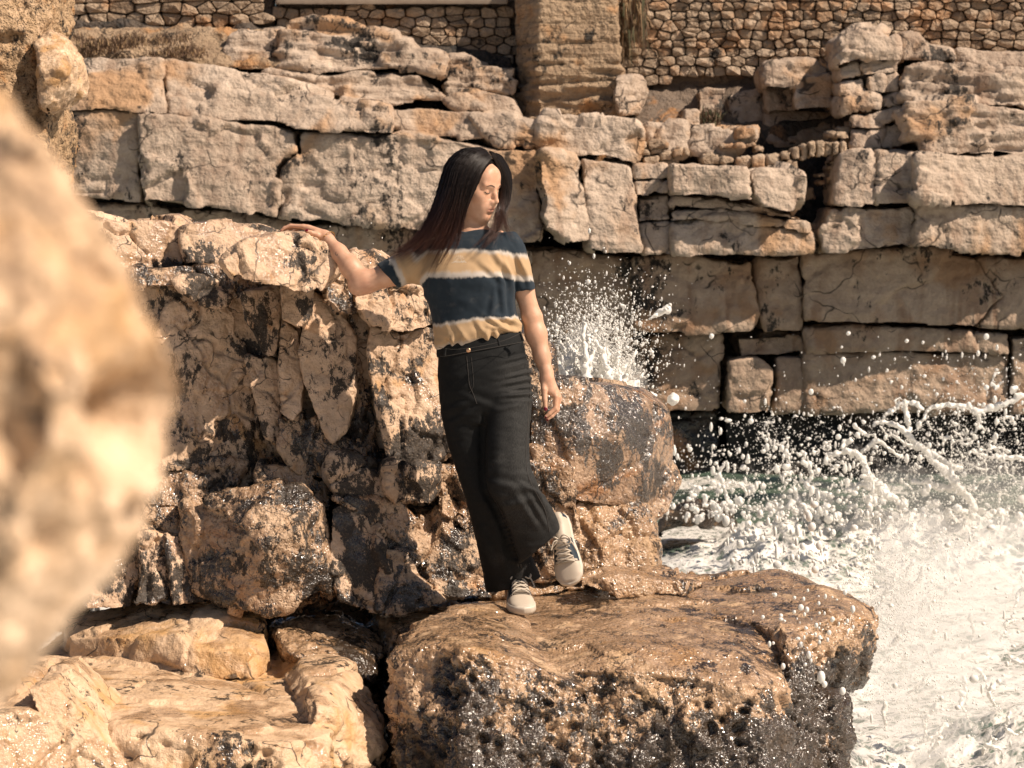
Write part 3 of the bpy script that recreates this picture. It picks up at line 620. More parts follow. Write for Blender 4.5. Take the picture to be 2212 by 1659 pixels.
# lower lumps
nr([(300,1010),(460,1000),(560,1012),(590,1040),(540,1090),(440,1100),(300,1090)], 8.88, seed=118, mat='crusty', amp=0.03, T_=0.5)
nr([(560,1015),(650,1010),(705,1040),(712,1100),(640,1090),(560,1060)], 8.86, seed=119, amp=0.025, mat='crusty', T_=0.5)
nr([(725,1000),(800,1000),(838,1020),(835,1066),(790,1080),(735,1060),(715,1030)], 8.86, gy=-0.05, seed=120, amp=0.025, T_=0.5)
nr([(840,1012),(890,1010),(945,1006),(950,1060),(930,1090),(868,1088),(842,1060)], 8.88, seed=121, amp=0.025, T_=0.5)
nr([(720,1075),(790,1085),(862,1092),(895,1130),(900,1190),(880,1200),(828,1190),(780,1110)], 8.84, seed=122, amp=0.025, T_=0.5, mat='crusty')
nr([(945,1010),(1040,1000),(1060,1120),(1020,1150),(950,1110)], 9.0, seed=123, mat='crusty', T_=0.5)
nr([(890,1100),(960,1110),(1040,1150),(1060,1290),(960,1290),(905,1230)], 8.95, gy=-0.1, seed=124, mat='crusty', amp=0.03, pit=0.012, T_=0.5)
nr([(828,1190),(890,1205),(905,1250),(960,1296),(900,1310),(850,1325),(812,1318)], 8.78, gy=-0.05, seed=125, mat='crusty', pit=0.01, T_=0.5)
nr([(715,1100),(740,1085),(790,1112),(828,1175),(832,1240),(814,1322),(775,1312),(738,1295),(718,1240)], 8.74, gx=0.05, seed=126, mat='near', amp=0.012, facet=0.02, fL=0.25, T_=0.5)
rock('rock_block', [hull([(400,1090,8.75),(520,1050,8.7),(640,1045,8.72),(700,1090,8.75),(718,1180,8.75),(715,1275,8.72),(668,1302,8.65),(585,1332,8.6),(535,1318,8.6),(515,1280,8.62),(400,1270,8.72),(395,1180,8.75),
     (560,1180,8.55),(640,1150,8.56),(400,1090,9.3),(700,1090,9.3),(718,1290,9.3),(400,1290,9.3)])], M['crusty'], outcrop, 0.0085, 1, D_rough(amp=0.02, L=0.2, facet=0.045, fL=0.22, crack=0.012, pit=0.006, seed=127))
nr([(180,1160),(290,1150),(300,1230),(280,1312),(180,1312)], 8.72, seed=128, facet=0.02)
nr([(293,1150),(350,1160),(372,1300),(290,1310),(304,1230)], 8.7, seed=129, facet=0.02, T_=0.4)
nr([(353,1150),(420,1170),(440,1300),(376,1306)], 8.72, seed=130, facet=0.02, T_=0.4)
nr([(270,1080),(420,1085),(420,1165),(270,1155)], 8.78, seed=131, mat='crusty', T_=0.4)
rock('outcrop_core', [prism([(140,520),(400,560),(600,590),(740,600),(900,650),(990,720),(1060,1000),(1080,1290),(150,1310),(110,900)], 9.06, 0.6, gx=0.015)], M['near'], outcrop, 0.011, 2, D_rough(amp=0.03, L=0.3, facet=0.04, fL=0.2, crack=0.01, seed=133, fine=0.006))

# block on the seaward side behind her
blk = empty('boulder', P(1320, 1110, 9.7)); tag(blk, 'wet grey and tan boulder behind the woman with spray rising over it', 'rock')
def D_right(v, n):
    return D_rough(amp=0.012, L=0.35, facet=0.04, fL=0.3, crack=0.008, seed=141, fine=0.003)(v, n)
M['wetblock'] = rock_mat('wet_boulder_limestone', (0.60, 0.43, 0.30), (0.46, 0.32, 0.21), (0.24, 0.17, 0.12), scale=2.0, crust=0.52, crust_col=(0.05, 0.047, 0.043), orange=0.15, rough=(0.22, 0.5), wet=0.75, bump=0.8, pits=0.5, streaks=0.3)
rock('boulder_body', [hull([(1140,830,9.35),(1201,812,9.4),(1258,817,9.4),(1304,823,9.45),(1358,838,9.55),(1388,841,9.6),(1405,860,9.6),(1438,873,9.7),(1452,920,9.75),(1456,970,9.75),(1448,1040,9.75),(1400,1090,9.6),(1300,1090,9.42),(1200,1080,9.3),(1140,1000,9.3),(1250,950,9.3),(1350,930,9.4),
     (1140,830,10.2),(1390,841,10.2),(1440,880,10.2),(1440,1060,10.2),(1140,1080,10.2)])], M['wetblock'], blk, 0.0085, 1, D_right)
rock('boulder_shoulder', [hull([(1090,720,9.3),(1140,715,9.3),(1180,735,9.3),(1203,775,9.35),(1203,830,9.35),(1150,900,9.25),(1090,900,9.3),(1090,720,9.8),(1190,740,9.8),(1200,880,9.8),(1090,900,9.8)])], M['crusty'], blk, 0.0085, 3,
     D_rough(amp=0.02, L=0.2, facet=0.02, fL=0.15, pit=0.008, seed=142))
nr([(1380,1010),(1440,1000),(1462,1040),(1440,1100),(1405,1130),(1360,1090)], 9.65, seed=143, mat='wetblock', parent=blk, name='boulder_knob', T_=0.4, amp=0.02)
rock('boulder_body', [hull([(1060,1000,9.2),(1160,960,9.15),(1230,1010,9.2),(1250,1120,9.25),(1240,1250,9.3),(1060,1270,9.2),(1060,1000,9.8),(1240,1010,9.8),(1240,1250,9.8),(1060,1260,9.8)])], M['crusty'], blk, 0.0085, 3,
     D_rough(amp=0.025, L=0.2, facet=0.03, fL=0.15, pit=0.01, seed=144))
rock('boulder', [hull([(1215,1090,9.4),(1290,1075,9.45),(1400,1090,9.55),(1416,1172,9.5),(1418,1244,9.48),(1306,1256,9.3),(1225,1252,9.3),(1300,1180,9.3),(1215,1120,9.9),(1410,1112,9.9),(1418,1250,9.9),(1215,1250,9.9)])], M['ledge'], None, 0.0085, 3,
     D_rough(amp=0.02, L=0.2, facet=0.025, fL=0.18, pit=0.008, seed=145), label='squat brown boulder at the back of the ledge behind the lifted shoe', cat='rock')

rock('boulder_foot', [hull([(1050,1225,9.35),(1150,1215,9.4),(1270,1225,9.4),(1290,1262,9.35),(1180,1285,9.25),(1050,1290,9.2),(1050,1225,10),(1290,1225,10),(1290,1300,10),(1050,1300,10)])], M['ledge'], blk, 0.011, 2, D_rough(amp=0.02, L=0.2, facet=0.025, fL=0.15, seed=146))

# ledge she stands on
led = empty('rock_ledge', P(1300, 1659, 8.3)); tag(led, 'big rounded wet brown rock ledge the woman stands on', 'rock')
main = [hull([T(1100,1270,-.03), T(1400,1250,0.0), T(1660,1250,-.02), T(1130,1385,-.02), T(1400,1395,0.0), T(1590,1408,-.03), T(1680,1410,-.07), A(1150,1440,7.95), A(1400,1450,7.9), A(1640,1480,7.92), A(1700,1470,8.1),
              A(1140,1900,7.72), A(1680,1900,7.75), A(1705,1600,8.0), A(1100,1900,9.6), A(1700,1900,9.6)]),
        hull([T(858,1405,0.0), T(903,1338,.04), T(985,1304,.055), T(1060,1300,.05), T(1118,1320,.03), T(1165,1385,-.02), A(850,1440,7.95), A(1000,1400,7.8), A(1130,1420,7.85), A(1280,1490,7.82), A(848,1900,7.7), A(1000,1900,7.5), A(1260,1900,7.6),
              A(870,1500,8.7), A(870,1900,8.7), A(1200,1900,8.7)]),
        hull([T(800,1312,-.04), T(1000,1275,-.03), T(1150,1262,-.03), T(1130,1360,-.03), T(880,1380,-.06), A(860,1600,8.6), A(1150,1600,8.6), A(1150,1600,9.6), A(860,1600,9.4)]),
        hull([T(1400,1247,-.01), T(1560,1240,0.0), T(1675,1231,.015), T(1735,1244,0.0), A(1775,1270,9.25), A(1842,1287,9.2), A(1875,1310,9.15), A(1891,1337,9.1), A(1887,1399,9.05), A(1867,1453,9.05), A(1826,1480,9.0), A(1700,1520,8.5), A(1690,1370,8.4), A(1780,1340,8.6), A(1840,1400,8.75),
              A(1500,1300,9.7), A(1760,1290,9.9), A(1880,1350,9.9), A(1840,1480,9.9), A(1500,1520,9.8)]),
        hull([A(1700,1490,8.35), A(1815,1490,8.7), A(1822,1519,8.6), A(1826,1659,8.5), A(1820,1900,8.5), A(1690,1900,8.2), A(1690,1500,9.5), A(1815,1500,9.5), A(1820,1900,9.5), A(1690,1900,9.5)])]
def D_ledge(v, n):
    up = np.clip(n[:, 2], 0, 1)
    a = D_rough(amp=0.028, L=0.3, facet=0.03, fL=0.22, crack=0.012, seed=151, pit=0.0, fine=0.002)(v, n) - v
    b = D_rough(amp=0.012, L=0.12, facet=0.016, fL=0.09, crack=0.01, seed=152, pit=0.026, pL=0.055, fine=0.007)(v, n) - v
    w = (1 - smooth01(0.45, 0.85, up))[:, None]
    foot = np.exp(-(((v[:, 0] - 0.03) / 0.16) ** 2 + ((v[:, 1] + 0.02) / 0.22) ** 2))[:, None]     # trodden flat under the shoe
    return v + (a * (1 - 0.55 * smooth01(0.5, 0.9, up))[:, None] + b * w + 0.2 * b) * (1 - 0.9 * foot)
rock('ledge_mass', main, M['ledge'], led, 0.0085, 4, D_ledge)
nr([(1692,1400),(1706,1382),(1728,1380),(1750,1420),(1756,1478),(1740,1505),(1712,1512),(1694,1470)], 8.25, T_=0.4, parent=led, name='wedged_stone', mat='ledge', seed=153, facet=0.012)
nr([(1250,1262),(1330,1250),(1440,1255),(1520,1262),(1480,1280),(1330,1285)], 9.05, T_=0.3, parent=led, name='rib', mat='ledge', seed=154, facet=0.015)

# pale slab at lower left
slab = empty('rock_slab', P(420, 1659, 8.0)); tag(slab, 'smooth pale ochre rock slab with a pitted front at lower left', 'rock')
def D_slab(v, n):
    up = np.clip(n[:, 2], 0, 1); w = (1 - smooth01(0.35, 0.8, up))[:, None]
    a = D_rough(amp=0.02, L=0.35, facet=0.02, fL=0.4, crack=0.012, seed=161, fine=0.0015)(v, n) - v
    b = D_rough(amp=0.016, L=0.14, facet=0.02, fL=0.11, crack=0.012, seed=162, pit=0.028, pL=0.06, fine=0.005)(v, n) - v
    return v + a + b * w
rock('slab_mass', [hull([T(20,1420,-.15), T(150,1370,-.13), T(300,1365,-.13), T(560,1405,-.15), T(690,1470,-.22), T(700,1525,-.27), T(560,1548,-.28), T(300,1535,-.25), T(100,1520,-.25), A(250,1580,7.5), A(600,1600,7.5), A(720,1580,7.7),
              A(60,1900,7.3), A(700,1900,7.4), A(60,1900,9.2), A(720,1900,9.2), A(0,1500,8.9)]),
         hull([T(560,1400,-.2), A(640,1400,8.6), A(760,1430,8.35), A(822,1560,8.05), A(828,1640,7.95), A(800,1900,7.95), A(620,1900,7.5), A(680,1520,7.75), A(600,1900,9), A(830,1900,9), A(780,1480,9)])], M['slab'], slab, 0.0085, 4, D_slab)
rock('slab_step', [hull([(140,1345,8.85),(260,1312,8.9),(440,1298,8.85),(520,1297,8.8),(548,1312,8.75),(578,1360,8.65),(580,1400,8.55),(540,1412,8.45),(400,1402,8.45),(380,1370,8.5),(250,1372,8.6),(150,1380,8.7),
     (150,1450,8.7),(380,1470,8.42),(545,1470,8.42),(585,1450,8.55),(140,1345,9.4),(540,1310,9.4),(580,1420,9.4),(140,1420,9.4)])], M['slab'], slab, 0.0075, 3, D_rough(amp=0.014, L=0.25, facet=0.02, fL=0.25, crack=0.008, seed=163, fine=0.002))
rock('slab_flank', [hull([(590,1360,8.75),(650,1328,8.9),(740,1335,8.95),(812,1365,8.9),(832,1412,8.75),(800,1470,8.5),(720,1450,8.35),(620,1410,8.45),(590,1360,9.4),(830,1390,9.4),(800,1500,9.4),(600,1480,9.4)])], M['ledge'], slab, 0.0085, 3,
     D_rough(amp=0.016, L=0.2, facet=0.02, fL=0.18, crack=0.008, seed=164, pit=0.004))
nr([(-60,1560),(20,1545),(60,1540),(130,1560),(190,1610),(260,1690),(-60,1900)], 7.3, T_=0.6, parent=slab, name='corner_block', mat='slab', seed=165, facet=0.015, voxel=0.009)
nr([(60,1490),(110,1478),(170,1540),(260,1640),(320,1700),(180,1640),(100,1570)], 7.4, T_=0.5, parent=slab, name='corner_block', mat='slab', seed=166, facet=0.015, voxel=0.009)
nr([(-60,1480),(40,1500),(60,1535),(-60,1555)], 7.5, T_=0.5, parent=slab, name='corner_block', mat='slab', seed=167, voxel=0.009)
rock('dark_bed', [prism([(560,1300),(1150,1270),(1150,1900),(500,1900)], 9.3, 0.5)], M['crusty'], slab, 0.025, 2, D_rough(amp=0.03, L=0.2, seed=168))

# the same rocks below the frame, down to the water
rock('ledge_foot', [hull([A(830,1850,7.7), A(1700,1850,7.7), A(1830,1850,8.4), A(1830,1850,9.8), A(830,1850,9.8), A(760,2700,7.6), A(1900,2700,7.6), A(1950,2700,10), A(760,2700,10)])], M['ledge'], led, 0.04, 2, D_rough(amp=0.06, L=0.5, facet=0.06, fL=0.3, seed=155))
rock('slab_foot', [hull([A(-300,1850,7.2), A(820,1850,7.5), A(820,1850,9.3), A(-300,1850,9.3), A(-300,2700,7.2), A(820,2700,7.4), A(820,2700,9.8), A(-300,2700,9.8)])], M['ledge'], slab, 0.04, 2, D_rough(amp=0.06, L=0.5, facet=0.06, fL=0.3, seed=169))
rock('outcrop_flank', [hull([A(-900,480,9.0), A(140,480,9.2), A(200,1350,9.2), A(-900,1350,8.6), A(-900,480,10), A(140,480,10), A(200,1350,10), A(-900,1350,10)])], M['near'], outcrop, 0.03, 2, D_rough(amp=0.06, L=0.5, facet=0.06, fL=0.3, seed=134))

# boulder close to the lens
FS = 0.95
def D_front(v, n):
    v0 = v; v = v / FS
    d = 0.006 * fbm(v / 0.03, 3, 171) - 0.015 * (1 - smooth01(0.1, 0.5, cells(v / 0.03, 172)[0])) * smooth01(-0.25, 0.2, noise(v / 0.05, 173)) + 0.002 * fbm(v / 0.009, 2, 174)
    for (x, y, r, dep) in ((318, 900, 0.0085, 0.06), (345, 825, 0.006, 0.04), (296, 965, 0.007, 0.045), (190, 680, 0.006, 0.012), (280, 740, 0.010, 0.014), (120, 770, 0.006, 0.012), (255, 850, 0.005, 0.012), (60, 850, 0.014, 0.016), (90, 1000, 0.012, 0.012), (280, 1150, 0.004, 0.012)):
        c = P(x, y, 0.93 * FS) / FS; q = np.sqrt((v[:, 0] - c[0]) ** 2 + ((v[:, 2] - c[2]) / 1.9) ** 2); d -= dep * np.exp(-(q / r) ** 2)
    return v0 + n * (FS * d)[:, None]
rock('boulder', [hull([(-250,150,FS*.98),(5,195,FS*.97),(85,340,FS*.96),(160,450,FS*.95),(285,600,FS*.95),(372,730,FS*.96),(418,765,FS*.97),(434,850,FS*.98),(415,950,FS*.98),(370,1050,FS*.97),(300,1140,FS*.96),(180,1280,FS*.95),(70,1420,FS*.95),(-20,1545,FS*.95),(-250,1700,FS*.95),
     (60,700,FS*.885),(150,900,FS*.885),(60,1100,FS*.885),(-250,800,FS*.87),(250,850,FS*.91),(-250,150,FS*1.15),(0,230,FS*1.12),(300,740,FS*1.1),(410,870,FS*1.1),(280,1100,FS*1.1),(-20,1520,FS*1.1),(-250,1700,FS*1.15)])], M['front'], None, 0.0018, 4, D_front,
     label='pale out-of-focus boulder filling the left edge close to the lens', cat='rock')

# conglomerate outcrop top left
con = empty('conglomerate_rock', P(60, 420, 11)); tag(con, 'pebbly brown conglomerate rock hanging in at top left', 'rock')
def D_cong(v, n):
    f1, f2, fc = cells(v / 0.055, 181); g1, g2, gc = cells(v / 0.022, 182)
    d = 0.03 * fbm(v / 0.3, 3, 183) + 0.03 * smooth01(0.6, 0.1, f1) * (fc + 0.4) + 0.012 * (0.5 - g1) - 0.03 * smooth01(0.1, 0.5, noise(v / 0.12, 184))
    return v + n * d[:, None]
rock('pebbly_face', [prism([(-60,-40),(92,-40),(96,40),(82,70),(95,150),(92,220),(100,260),(98,330),(88,400),(60,470),(-60,520)], 11, 0.8, gx=0.1)], M['conglomerate'], con, 0.011, 2, D_cong)
rock('rounded_boss', [hull([(75,90,10.95),(105,68,11),(140,85,11),(168,130,11.05),(184,180,11.1),(182,205,11.1),(150,228,11.05),(110,246,11),(90,230,10.9),(85,150,10.85),(130,150,10.85),(75,90,11.5),(140,85,11.5),(182,180,11.5),(150,230,11.5),(90,240,11.5)])],
     M['front'], con, 0.011, 3, D_rough(amp=0.02, L=0.2, facet=0.02, fL=0.15, pit=0.012, pL=0.06, seed=185))

rock('boulder', [hull([(1425,1120,20),(1470,1088,20),(1520,1082,20.2),(1570,1098,20.4),(1590,1130,20.5),(1420,1150,20),(1470,1088,21.2),(1570,1098,21.2),(1590,1150,21.2),(1420,1150,21.2)])], M['ledge'], None, 0.03, 2, D_rough(amp=0.06, L=0.4, facet=0.05, fL=0.3, seed=190),
     label='low orange brown rock half awash in the foam right of the boulder', cat='rock')

# ------------------------------------------------------------------ sea, foam and spray
def axis(lo, hi, step, far_lo, far_hi):
    mid = np.arange(lo, hi, step); a = lo - np.cumsum(step * 1.35 ** np.arange(1, 40)); b = mid[-1] + np.cumsum(step * 1.35 ** np.arange(1, 40))
    return np.concatenate([a[a > far_lo][::-1], mid, b[b < far_hi]])
gx_ = axis(0.4, 6.2, 0.033, -90, 90); gy_ = axis(2.2, 18.2, 0.036, -60, 25)
X, Y = np.meshgrid(gx_, gy_); nx_, ny_ = len(gx_), len(gy_)
pts = np.stack([X.ravel(), Y.ravel(), np.zeros(X.size)], 1)
foam = smooth01(-0.25, 0.35, fbm(pts / np.array([1.1, 1.6, 1]), 4, 201) + 0.9 * smooth01(14.5, 9.0, pts[:, 1]) - 0.35 * smooth01(12.5, 16.5, pts[:, 1]))
zz = 0.07 * fbm(pts / np.array([1.6, 2.2, 1]), 3, 202) + 0.02 * ridged(pts / np.array([0.6, 0.9, 1]), 3, 203) + foam * (0.014 * fbm(pts / 0.2, 4, 204, 0.6) + 0.006 * np.abs(noise(pts / 0.09, 205)))
c0 = P(2190, 1330, 11.2)
m1 = np.exp(-(((pts[:, 0] - c0[0] - 0.5) / 0.75) ** 2 + ((pts[:, 1] - c0[1] - 0.6) / 1.3) ** 2))          # the wave that has just hit the ledge
m2 = np.exp(-(((pts[:, 0] - 3.6) / 1.7) ** 2 + ((pts[:, 1] - 11.3) / 0.8) ** 2)) + 0.6 * np.exp(-(((pts[:, 0] - 2.2) / 0.7) ** 2 + ((pts[:, 1] - 11.0) / 0.6) ** 2))
m3 = np.exp(-(((pts[:, 0] - 1.0) / 0.8) ** 2 + ((pts[:, 1] - 3.2) / 0.9) ** 2))
lump = fbm(pts / 0.3, 4, 206, 0.6)
zz += 0.45 * m1 * (1 + 0.2 * lump) + 0.30 * m2 * (1 + 0.6 * lump) + 0.4 * m3 * (1 + 0.35 * lump)
pts[:, 2] = SEA_Z + zz
idx = np.arange(nx_ * ny_).reshape(ny_, nx_)
quads = np.stack([idx[:-1, :-1].ravel(), idx[:-1, 1:].ravel(), idx[1:, 1:].ravel(), idx[1:, :-1].ravel()], 1)
s = N("foaming_sea"); p = s.pos(); fa = s.attr('foam')
lace = s.noise(s.mapped(p, scale=(1, 0.7, 1)), 5.0, 6, 0.68, 1.0)
wp_ = s.n('ShaderNodeVectorMath', operation='MULTIPLY_ADD'); nz = s.n('ShaderNodeTexNoise'); s.set(nz.inputs['Vector'], p); nz.inputs['Scale'].default_value = 4.0; s.set(wp_.inputs[0], nz.outputs[1]); wp_.inputs[1].default_value = (0.3, 0.3, 0.3); s.set(wp_.inputs[2], p)
v1 = s.voro(s.mapped(wp_.outputs[0], scale=(1, 0.6, 1)), 7, 'DISTANCE_TO_EDGE'); v2 = s.voro(s.mapped(wp_.outputs[0], scale=(1, 0.7, 1)), 21, 'DISTANCE_TO_EDGE')
web = s.math('ADD', s.map(v1, 0.16, 0.0, 0.0, 0.30), s.map(v2, 0.2, 0.0, 0.0, 0.16))
mask = s.math('ADD', s.math('ADD', s.math('MULTIPLY', fa, 0.62), s.math('SUBTRACT', s.math('MULTIPLY', lace, 1.3), 0.66)), web)
fm = s.map(mask, 0.44, 0.80)
wcol = s.mix(s.map(s.noise(p, 1.5, 3), 0.4, 0.62), (0.014, 0.034, 0.038), (0.13, 0.19, 0.14))
wcol = s.mix(s.math('MULTIPLY', fa, 0.75), wcol, (0.15, 0.20, 0.155))
s.bs(Base_Color=s.mix(fm, wcol, s.mix(s.map(lace, 0.38, 0.62), (0.66, 0.63, 0.57), (0.86, 0.83, 0.77))), Roughness=s.map(fm, 0, 1, 0.06, 0.32))
bb = s.bump(s.math('ADD', s.noise(p, 7, 5, 0.62), s.math('MULTIPLY', web, 0.5)), 0.3, 0.05); s.bs(Normal=s.bump(s.voro(wp_.outputs[0], 30), 0.15, 0.012, bb)); s.b.inputs['Subsurface Weight'].default_value = 0.0
M['sea'] = s.m
sea = mesh_obj('sea', pts, quads, M['sea'], origin=np.array([0, 0, SEA_Z])); tag(sea, kind='structure'); add_attr(sea, 'foam', foam)

s = N('sea_foam_white'); s.bs(Base_Color=(0.93, 0.91, 0.86), Roughness=0.35); s.b.inputs['Specular IOR Level'].default_value = 0.5
tr = s.n('ShaderNodeBsdfTranslucent'); tr.inputs[0].default_value = (0.92, 0.89, 0.83, 1); mx = s.n('ShaderNodeMixShader'); mx.inputs[0].default_value = 0.25
s.t.links.new(s.b.outputs[0], mx.inputs[1]); s.t.links.new(tr.outputs[0], mx.inputs[2]); s.t.links.new(mx.outputs[0], s.out.inputs[0])
M['foam'] = s.m

def ico(sub):
    bm = bmesh.new(); bmesh.ops.create_icosphere(bm, subdivisions=sub, radius=1.0)
    v = np.array([q.co[:] for q in bm.verts]); f = np.array([[q.index for q in fc.verts] for fc in bm.faces]); bm.free(); return v, f
ICO1, ICO2 = ico(1), ico(2)
OCT = (np.array([[1, 0, 0], [-1, 0, 0], [0, 1, 0], [0, -1, 0], [0, 0, 1], [0, 0, -1.]]), np.array([[0, 2, 4], [2, 1, 4], [1, 3, 4], [3, 0, 4], [2, 0, 5], [1, 2, 5], [3, 1, 5], [0, 3, 5]]))
def balls(cs, rs, big=0.012, seed=1, stretch=0.35):
    rg = np.random.default_rng(seed); V = []; Fc = []; off = 0
    for mesh, sel in ((OCT, rs < big * 0.5), (ICO1, (rs >= big * 0.5) & (rs < big)), (ICO2, rs >= big)):
        c, r = cs[sel], rs[sel]; n = len(c)
        if not n: continue
        st = 1 + stretch * rg.standard_normal((n, 3)); st = np.clip(st, 0.55, 2.2); st[:, 2] *= 1 + 0.5 * rg.random(n)
        v = (mesh[0][None] * (r[:, None] * st)[:, None, :] + c[:, None, :]).reshape(-1, 3)
        f = (mesh[1][None] + (np.arange(n) * len(mesh[0]))[:, None, None]).reshape(-1, 3) + off
        V.append(v); Fc.append(f); off += len(v)
    return np.concatenate(V), np.concatenate(Fc)

rg = np.random.default_rng(11); ROPE_PX = []
def cloud(n, px, D, rmin, rmax, power=2.6):
    """n drops: px(n) gives layout positions, D(n) depths"""
    xy = px(n); d = D(n); c = np.array([P(a, b, q) for (a, b), q in zip(xy, d)]); r = rmin + (rmax - rmin) * rg.random(n) ** power
    return c, r

def rope(pts_px, D, r0, r1, wob=4.0, step=3.0):
    """chain of blobs along a thrown rope of water"""
    out = []; px = [np.array(q, float) for q in pts_px]; ROPE_PX.extend(px) if D > 15 else None; ph = rg.random() * 6
    tot = sum(np.linalg.norm(b - a) for a, b in zip(px, px[1:])); run = 0
    for a, b in zip(px, px[1:]):
        L = np.linalg.norm(b - a); k = max(1, int(L / step))
        for i in range(k):
            t = (run + L * i / k) / tot; q = a + (b - a) * i / k + rg.normal(0, wob * 0.16, 2) + wob * 0.5 * np.array([math.sin(run / 9 + ph + i * 0.5), math.cos(run / 11 + ph + i * 0.4)])
            r = (r0 + (r1 - r0) * t) * (0.7 + 0.6 * rg.random() ** 2) * (1.25 if rg.random() < 0.12 else 1)
            out.append((P(q[0], q[1], D + rg.normal(0, 0.02)), r))
        run += L
    return out

def blob_solids(chain):
    v0, f0 = ICO1
    return [((v0 * (r * np.array([1, 1, 1]))) + c, f0.tolist()) for c, r in chain]

def Zr(l): return [(1475 + a * .3333, 553 + b * .3335) for a, b in l]
ropes = [([(1310,1040),(1350,1000),(1420,955),(1500,950),(1570,1000),(1640,985),(1710,955),(1800,975),(1850,985),(1910,1005),(2000,990),(2100,950),(2210,905)], 18, 26), ([(1915,1000),(1922,1060),(1925,1110),(1890,1140)], 20, 10),
         ([(1440,960),(1455,1040),(1465,1110),(1460,1170)], 26, 22), ([(1390,985),(1380,940),(1410,920),(1440,935)], 12, 12), ([(1590,1010),(1560,1060),(1510,1080),(1540,1120)], 14, 16),
         ([(920,1300),(990,1290),(1060,1255),(1130,1280),(1170,1330),(1190,1400),(1230,1460),(1290,1510),(1340,1570)], 22, 44), ([(1040,1250),(1045,1190),(1090,1180)], 22, 18), ([(1150,1280),(1200,1240),(1240,1185),(1300,1215),(1350,1260),(1430,1315)], 22, 16),
         ([(1110,1100),(1170,1140),(1205,1165)], 18, 14), ([(1230,1095),(1300,1070),(1370,1085),(1430,1130),(1490,1190),(1560,1260),(1630,1330),(1700,1390),(1760,1450),(1820,1530)], 18, 44), ([(1330,1130),(1440,1220),(1540,1250),(1640,1290),(1720,1350),(1800,1380)], 12, 30),
         ([(1840,1280),(1930,1255),(2030,1240),(2120,1262)], 12, 14), ([(1890,1265),(1990,1310),(2090,1300),(2210,1310)], 14, 22), ([(1860,1360),(1980,1330),(2080,1270)], 8, 10), ([(800,1300),(825,1350),(830,1420),(800,1490),(880,1530),(960,1600)], 14, 30),
         ([(225,1440),(245,1370),(295,1330)], 16, 13), ([(40,1470),(110,1515),(180,1505),(270,1480),(330,1470),(390,1500),(420,1550)], 13, 14), ([(270,1490),(280,1550),(300,1610)], 15, 24), ([(1860,1520),(1960,1450),(2040,1420)], 14, 10),
         ([(640,1440),(700,1390),(720,1400)], 16, 12), ([(720,1500),(740,1560),(760,1620)], 22, 26), ([(1690,1190),(1750,1170)], 18, 18), ([(2040,760),(2010,800),(2020,860),(2090,810)], 14, 12), ([(2120,880),(2170,850)], 20, 24), ([(2070,1060),(2120,1040),(2150,1070)], 12, 14),
         ([(1480,1470),(1600,1460),(1660,1510),(1740,1500),(1850,1560),(1900,1640)], 34, 60), ([(1060,1520),(1180,1480),(1290,1530),(1380,1580)], 26, 40)]
chain = []
for l, a, b in ropes: a, b = min(a, 22), min(b, 36); chain += rope(Zr(l), 19.6 + rg.normal(0, 0.3), a * .33 * .0030, b * .33 * .0030, 5.0, 2.0)
for k in range(120):          # smaller thrown ropes between them
    x, y = 1600 + 620 * rg.random() ** 0.7, 905 + 190 * rg.random(); a = rg.normal(-0.6, 1.0); l = [(x, y)]
    for j in range(rg.integers(2, 6)):
        a += rg.normal(0, 0.7); l.append((l[-1][0] + 12 * math.cos(a), l[-1][1] + 12 * math.sin(a)))
    chain += rope(l, 19.4 + rg.normal(0, 0.6), 0.005, 0.012, 3, 1.8)
for k in range(420):         # froth where the ropes leave the water
    x = 1480 + 900 * rg.random(); y = 1104 + 20 * rg.standard_normal(); chain.append((P(x, y, 19.9 + 0.4 * rg.standard_normal()), 0.012 + 0.034 * rg.random() ** 2))
rock('sea_spray', blob_solids(chain), M['foam'], None, 0.0105, 3, D_rough(amp=0.006, L=0.05, facet=0, crack=0, fine=0.002, seed=210), label='ropes and sheets of white water thrown up by the breaking wave', cat='spray', kind='stuff', cull=False)
# plume behind the boulder
chain = []
for k in range(130):
    x0 = rg.normal(1285, 62); y0 = 866; a = -1.57 + (x0 - 1290) / 260 + rg.normal(0, 0.12); hgt = 190 * math.exp(-((x0 - 1270) / 85) ** 2) * (0.35 + 0.65 * rg.random()); l = [(x0, y0)]
    for j in range(6): l.append((l[-1][0] + hgt / 6 * math.cos(a) + rg.normal(0, 3), l[-1][1] + hgt / 6 * math.sin(a))); a += rg.normal(0, 0.15)
    chain += rope(l, 11.3 + 0.25 * rg.standard_normal(), 0.034, 0.007, 4, 4.5)
for l, a, b in [([(1400,690),(1420,680),(1440,668),(1448,655)], .008, .016), ([(1205,735),(1200,700),(1215,680)], .008, .008), ([(1345,690),(1370,672),(1400,680)], .006, .006)]: chain += rope(l, 11.3, a, b, 2, 3)
rock('sea_spray', blob_solids(chain), M['foam'], None, 0.008, 1, D_rough(amp=0.006, L=0.05, facet=0, crack=0, fine=0.002, seed=211), label='white plume of spray standing up behind the wet boulder', cat='spray', kind='stuff', cull=False)

